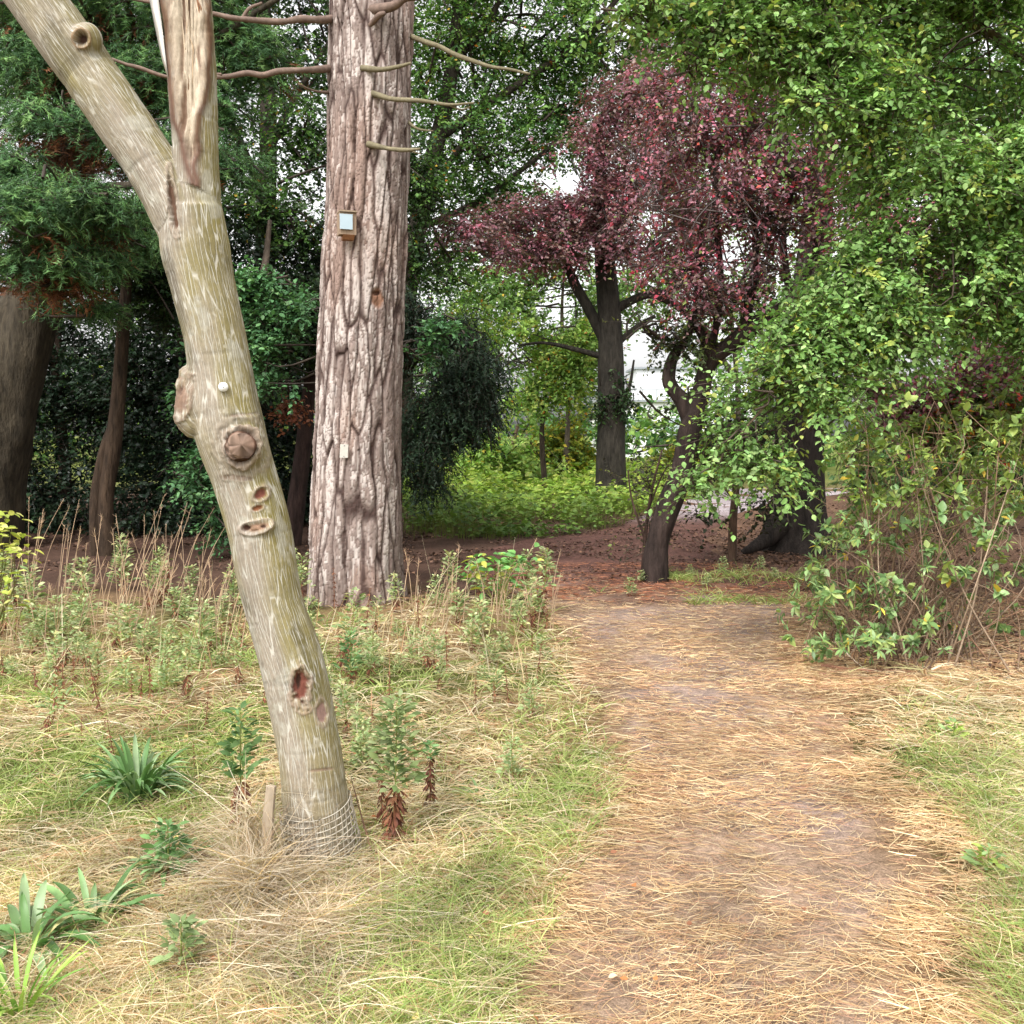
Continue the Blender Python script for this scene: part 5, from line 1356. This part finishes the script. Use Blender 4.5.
stalk_plant('mugwort_plant', on(430, 812), .30, (.01, 0), .8, .045, 26, 'brown withered weed with a small green top beside the tallest weed', spread_=.04, dens=1.2)
stalk_plant('dead_weed', on(383, 832), .22, (-.02, 0), 2, .04, 20, 'short brown dead weed just left of the tallest weed', spread_=.03)
stalk_plant('mugwort_plant', on(181, 975), .17, (.02, 0), .35, .05, 16, 'low blue-green weed on a dark stem at the bottom left', spread_=.07, cols=[lin(144, 162, 112), lin(126, 146, 94)], dens=1.5)
for (px, py, h, lab) in ((168, 880, .22, 'bushy low green weed between the strap clumps'), (350, 690, .34, 'green-topped weed behind the leaning trunk on its right side'), (262, 790, .0, None)):
    if lab:
        stalk_plant('nettle_plant', on(px, py), h, (.02, 0), .3, .05, 26, lab, spread_=.1, dens=1.8)

# repeated weeds: build a few, copy the rest
def copy_thing(src, loc, rz, sc, label=None):
    r = src.copy(); C.objects.link(r)
    r.location = [float(v) for v in loc]; r.rotation_euler = (0, 0, rz); r.scale = (sc, sc, sc)
    if label: r['label'] = label
    for ch in src.children:
        c = ch.copy(); C.objects.link(c); c.parent = r; c.matrix_parent_inverse = ch.matrix_parent_inverse.copy()
    return r
protos = [stalk_plant('meadow_weed', on(60 + 70 * k, 640 + 8 * k), .24 + .07 * k, (.08 * (k - 1.5), .02), .12 + .07 * k, .06, 18 + 2 * k, 'leafy green weed standing among the dry meadow grass', 'green weeds in the meadow', spread_=.12, dens=1.5,
          cols=[lin(150, 168, 116), lin(134, 156, 102), lin(178, 186, 138), lin(184, 178, 126)]) for k in range(5)]
deadp = [stalk_plant('dead_weed', on(40 + 110 * k, 700 + 8 * k), .2 + .07 * k, (.18 * (k - 1), .05), 2, .04, 9, 'brown withered weed stalk standing in the dry meadow grass', 'dead brown weeds in the meadow', spread_=.025) for k in range(3)]
for k in range(125):
    py = 578 + 125 * rng.random() ** 1.5
    px = rng.uniform(-20, 560)
    if 300 < px < 408 and py < 612: continue
    copy_thing(protos[k % 5], on(px, py), rng.random() * 6, rng.uniform(.55, 1.1) * (1 if py < 640 else .65))
for k in range(34):
    py = 605 + 120 * rng.random()
    px = rng.choice([rng.uniform(0, 240), rng.uniform(330, 560)])
    copy_thing(deadp[k % 3], on(px, py), rng.random() * 6, rng.uniform(.5, 1.15))
for k in range(46):
    py = rng.uniform(640, 790); px = rng.choice([rng.uniform(-10, 245), rng.uniform(340, 560)])
    copy_thing(deadp[k % 3] if k % 2 else protos[k % 5], on(px, py), rng.random() * 6, rng.uniform(.3, .75))
# tall bleached stalks
def dry_stalk(loc, h, lean):
    mb = MB(); loc = np.asarray(loc, float)
    tip = loc + np.array([lean * h, rng.normal() * .08, h])
    V, T = tube([loc, loc * .5 + tip * .5 + [lean * -.06, 0, .02], tip], [.004, .0035, .0015], 4, 8); mb.add(V, T, lin(200, 172, 146))
    N = 14
    P0 = tip[None] - (tip - loc)[None] * rng.uniform(0, .16, (N, 1))
    V, T, k_ = strips(P0, nrm(np.stack([rng.normal(size=N) * .5 + lean, rng.normal(size=N) * .5, np.ones(N)], -1)), rng.uniform(.02, .05, N), np.full(N, .003), rng.normal(size=(N, 3)) * .01, 1)
    mb.add(V, T, lin(190, 160, 134))
    o = mb.build('dry_stalk', M['straw'])
    return tag(o, 'tall bleached grass stalk leaning above the back of the meadow', 'dry stalk', 'tall dry stalks at the back of the meadow')
for k in range(130):
    if k < 90:
        px, py = rng.uniform(5, 245), rng.uniform(582, 660)
    else:
        px, py = rng.uniform(400, 560), rng.uniform(600, 640)
    dry_stalk(on(px, py), rng.uniform(.45, .95) * (.6 if k >= 90 else (1 if py < 630 else .7)), rng.uniform(.0, .5) if rng.random() < .75 else rng.uniform(-.2, .1))

# weeds at the far side of the path
for k, (px, py) in enumerate(((640, 585), (690, 580), (722, 578), (745, 585), (775, 582), (630, 598), (760, 575), (800, 590), (705, 590))):
    copy_thing(protos[k % 4], on(px, py), rng.random() * 6, rng.uniform(.4, .6), 'low green weed at the foot of the leaning red-leaved tree or massive trunk')['group'] = 'low weeds under the trees'
for (px, py, lab) in ((812, 665, 'low yellowish sprig beside the fallen stick'), (952, 745, 'small grey-green weed in the grass right of the path'), (985, 880, 'tiny bright weed low in the right-hand grass')):
    stalk_plant('meadow_weed', on(px, py), .1, (.1, 0), .1, .05, 8, lab, spread_=.06, cols=[lin(140, 164, 110), lin(160, 180, 90)])

# fallen sticks
def stick(pts, r, col, label):
    pp = []
    for (px, py, h) in pts:
        g_ = on(px, py); g_[2] += h; pp.append(g_)
    V, T = tube(pp, np.linspace(r, r * .4, len(pp)), 6, len(pp) * 5, .25, 3)
    return tag(MB().add(V, T, col * (.7 + .6 * fbm(V * 30, 2, 2))[:, None]).build('fallen_stick', M['twig'], None, True), label, 'stick')
stick([(822, 669, .02), (850, 674, .02), (885, 675, .02), (922, 676, .015)], .018, lin(120, 84, 66), 'thick brown fallen stick lying in front of the twiggy shrub')
stick([(835, 654, .09), (850, 664, .05), (868, 676, .02)], .006, lin(214, 196, 176), 'thin pale stick propped over the brown fallen stick')
stick([(800, 680, .01), (830, 683, .01), (868, 682, .01)], .005, lin(206, 186, 164), 'thin pale twig flat on the needles by the path edge')
stick([(372, 862, .05), (362, 845, .12), (352, 826, .2)], .005, lin(110, 84, 66), 'thin dark twig leaning at the foot of the leaning tree')
stick([(400, 760, .02), (470, 720, .05), (515, 690, .1)], .004, lin(220, 200, 170), 'long pale stem lying across the meadow right of the leaning tree')
stick([(60, 742, .04), (105, 737, .06), (140, 738, .03)], .005, lin(214, 200, 180), 'pale dead stem lying above the largest strap clump')
stick([(190, 862, .07), (215, 870, .05), (240, 880, .02)], .006, lin(116, 84, 70), 'short dark twig beside the withered white strap leaves')

# ------------------------------------------------------------------ world, sun, camera
w = bpy.data.worlds.new('World'); bpy.context.scene.world = w; w.use_nodes = True
nt = w.node_tree; bg = nt.nodes['Background']
sky = nt.nodes.new('ShaderNodeTexSky'); sky.sky_type = 'NISHITA'; sky.sun_disc = False
EL, AZ = math.radians(52), math.radians(205)
sky.sun_elevation = EL; sky.sun_rotation = AZ; sky.dust_density = 4; sky.air_density = 1.2; sky.ozone_density = 1
hs = nt.nodes.new('ShaderNodeHueSaturation'); hs.inputs['Saturation'].default_value = .05; hs.inputs['Value'].default_value = 2.5
nt.links.new(sky.outputs[0], hs.inputs['Color']); nt.links.new(hs.outputs[0], bg.inputs['Color'])
bg.inputs['Strength'].default_value = .15
sl = bpy.data.lights.new('sun', 'SUN'); sl.energy = 1.8; sl.angle = math.radians(12); sl.color = (1, .96, .9)
so = bpy.data.objects.new('sun', sl); C.objects.link(so)
dv = Vector((math.sin(AZ) * math.cos(EL), math.cos(AZ) * math.cos(EL), math.sin(EL)))
so.rotation_euler = dv.to_track_quat('Z', 'Y').to_euler()
cam = bpy.data.cameras.new('camera'); cam.sensor_width = 36; cam.lens = 36; cam.clip_end = 2000; cam.clip_start = .05
co = bpy.data.objects.new('camera', cam); C.objects.link(co); co.location = (0, 0, EYE); co.rotation_euler = (PI / 2 - PITCH, 0, 0)
sc = bpy.context.scene
sc.camera = co
sc.view_settings.view_transform = 'Standard'; sc.view_settings.look = 'None'; sc.view_settings.exposure = 0
sc.render.engine = 'CYCLES'
cy = sc.cycles
cy.max_bounces = 6; cy.diffuse_bounces = 3; cy.glossy_bounces = 2; cy.transmission_bounces = 3; cy.transparent_max_bounces = 4
cy.caustics_reflective = False; cy.caustics_refractive = False
try:
    cy.use_denoising = True; cy.denoiser = 'OPENIMAGEDENOISE'; cy.denoising_input_passes = 'RGB_ALBEDO_NORMAL'
except Exception as e:
    print(e)
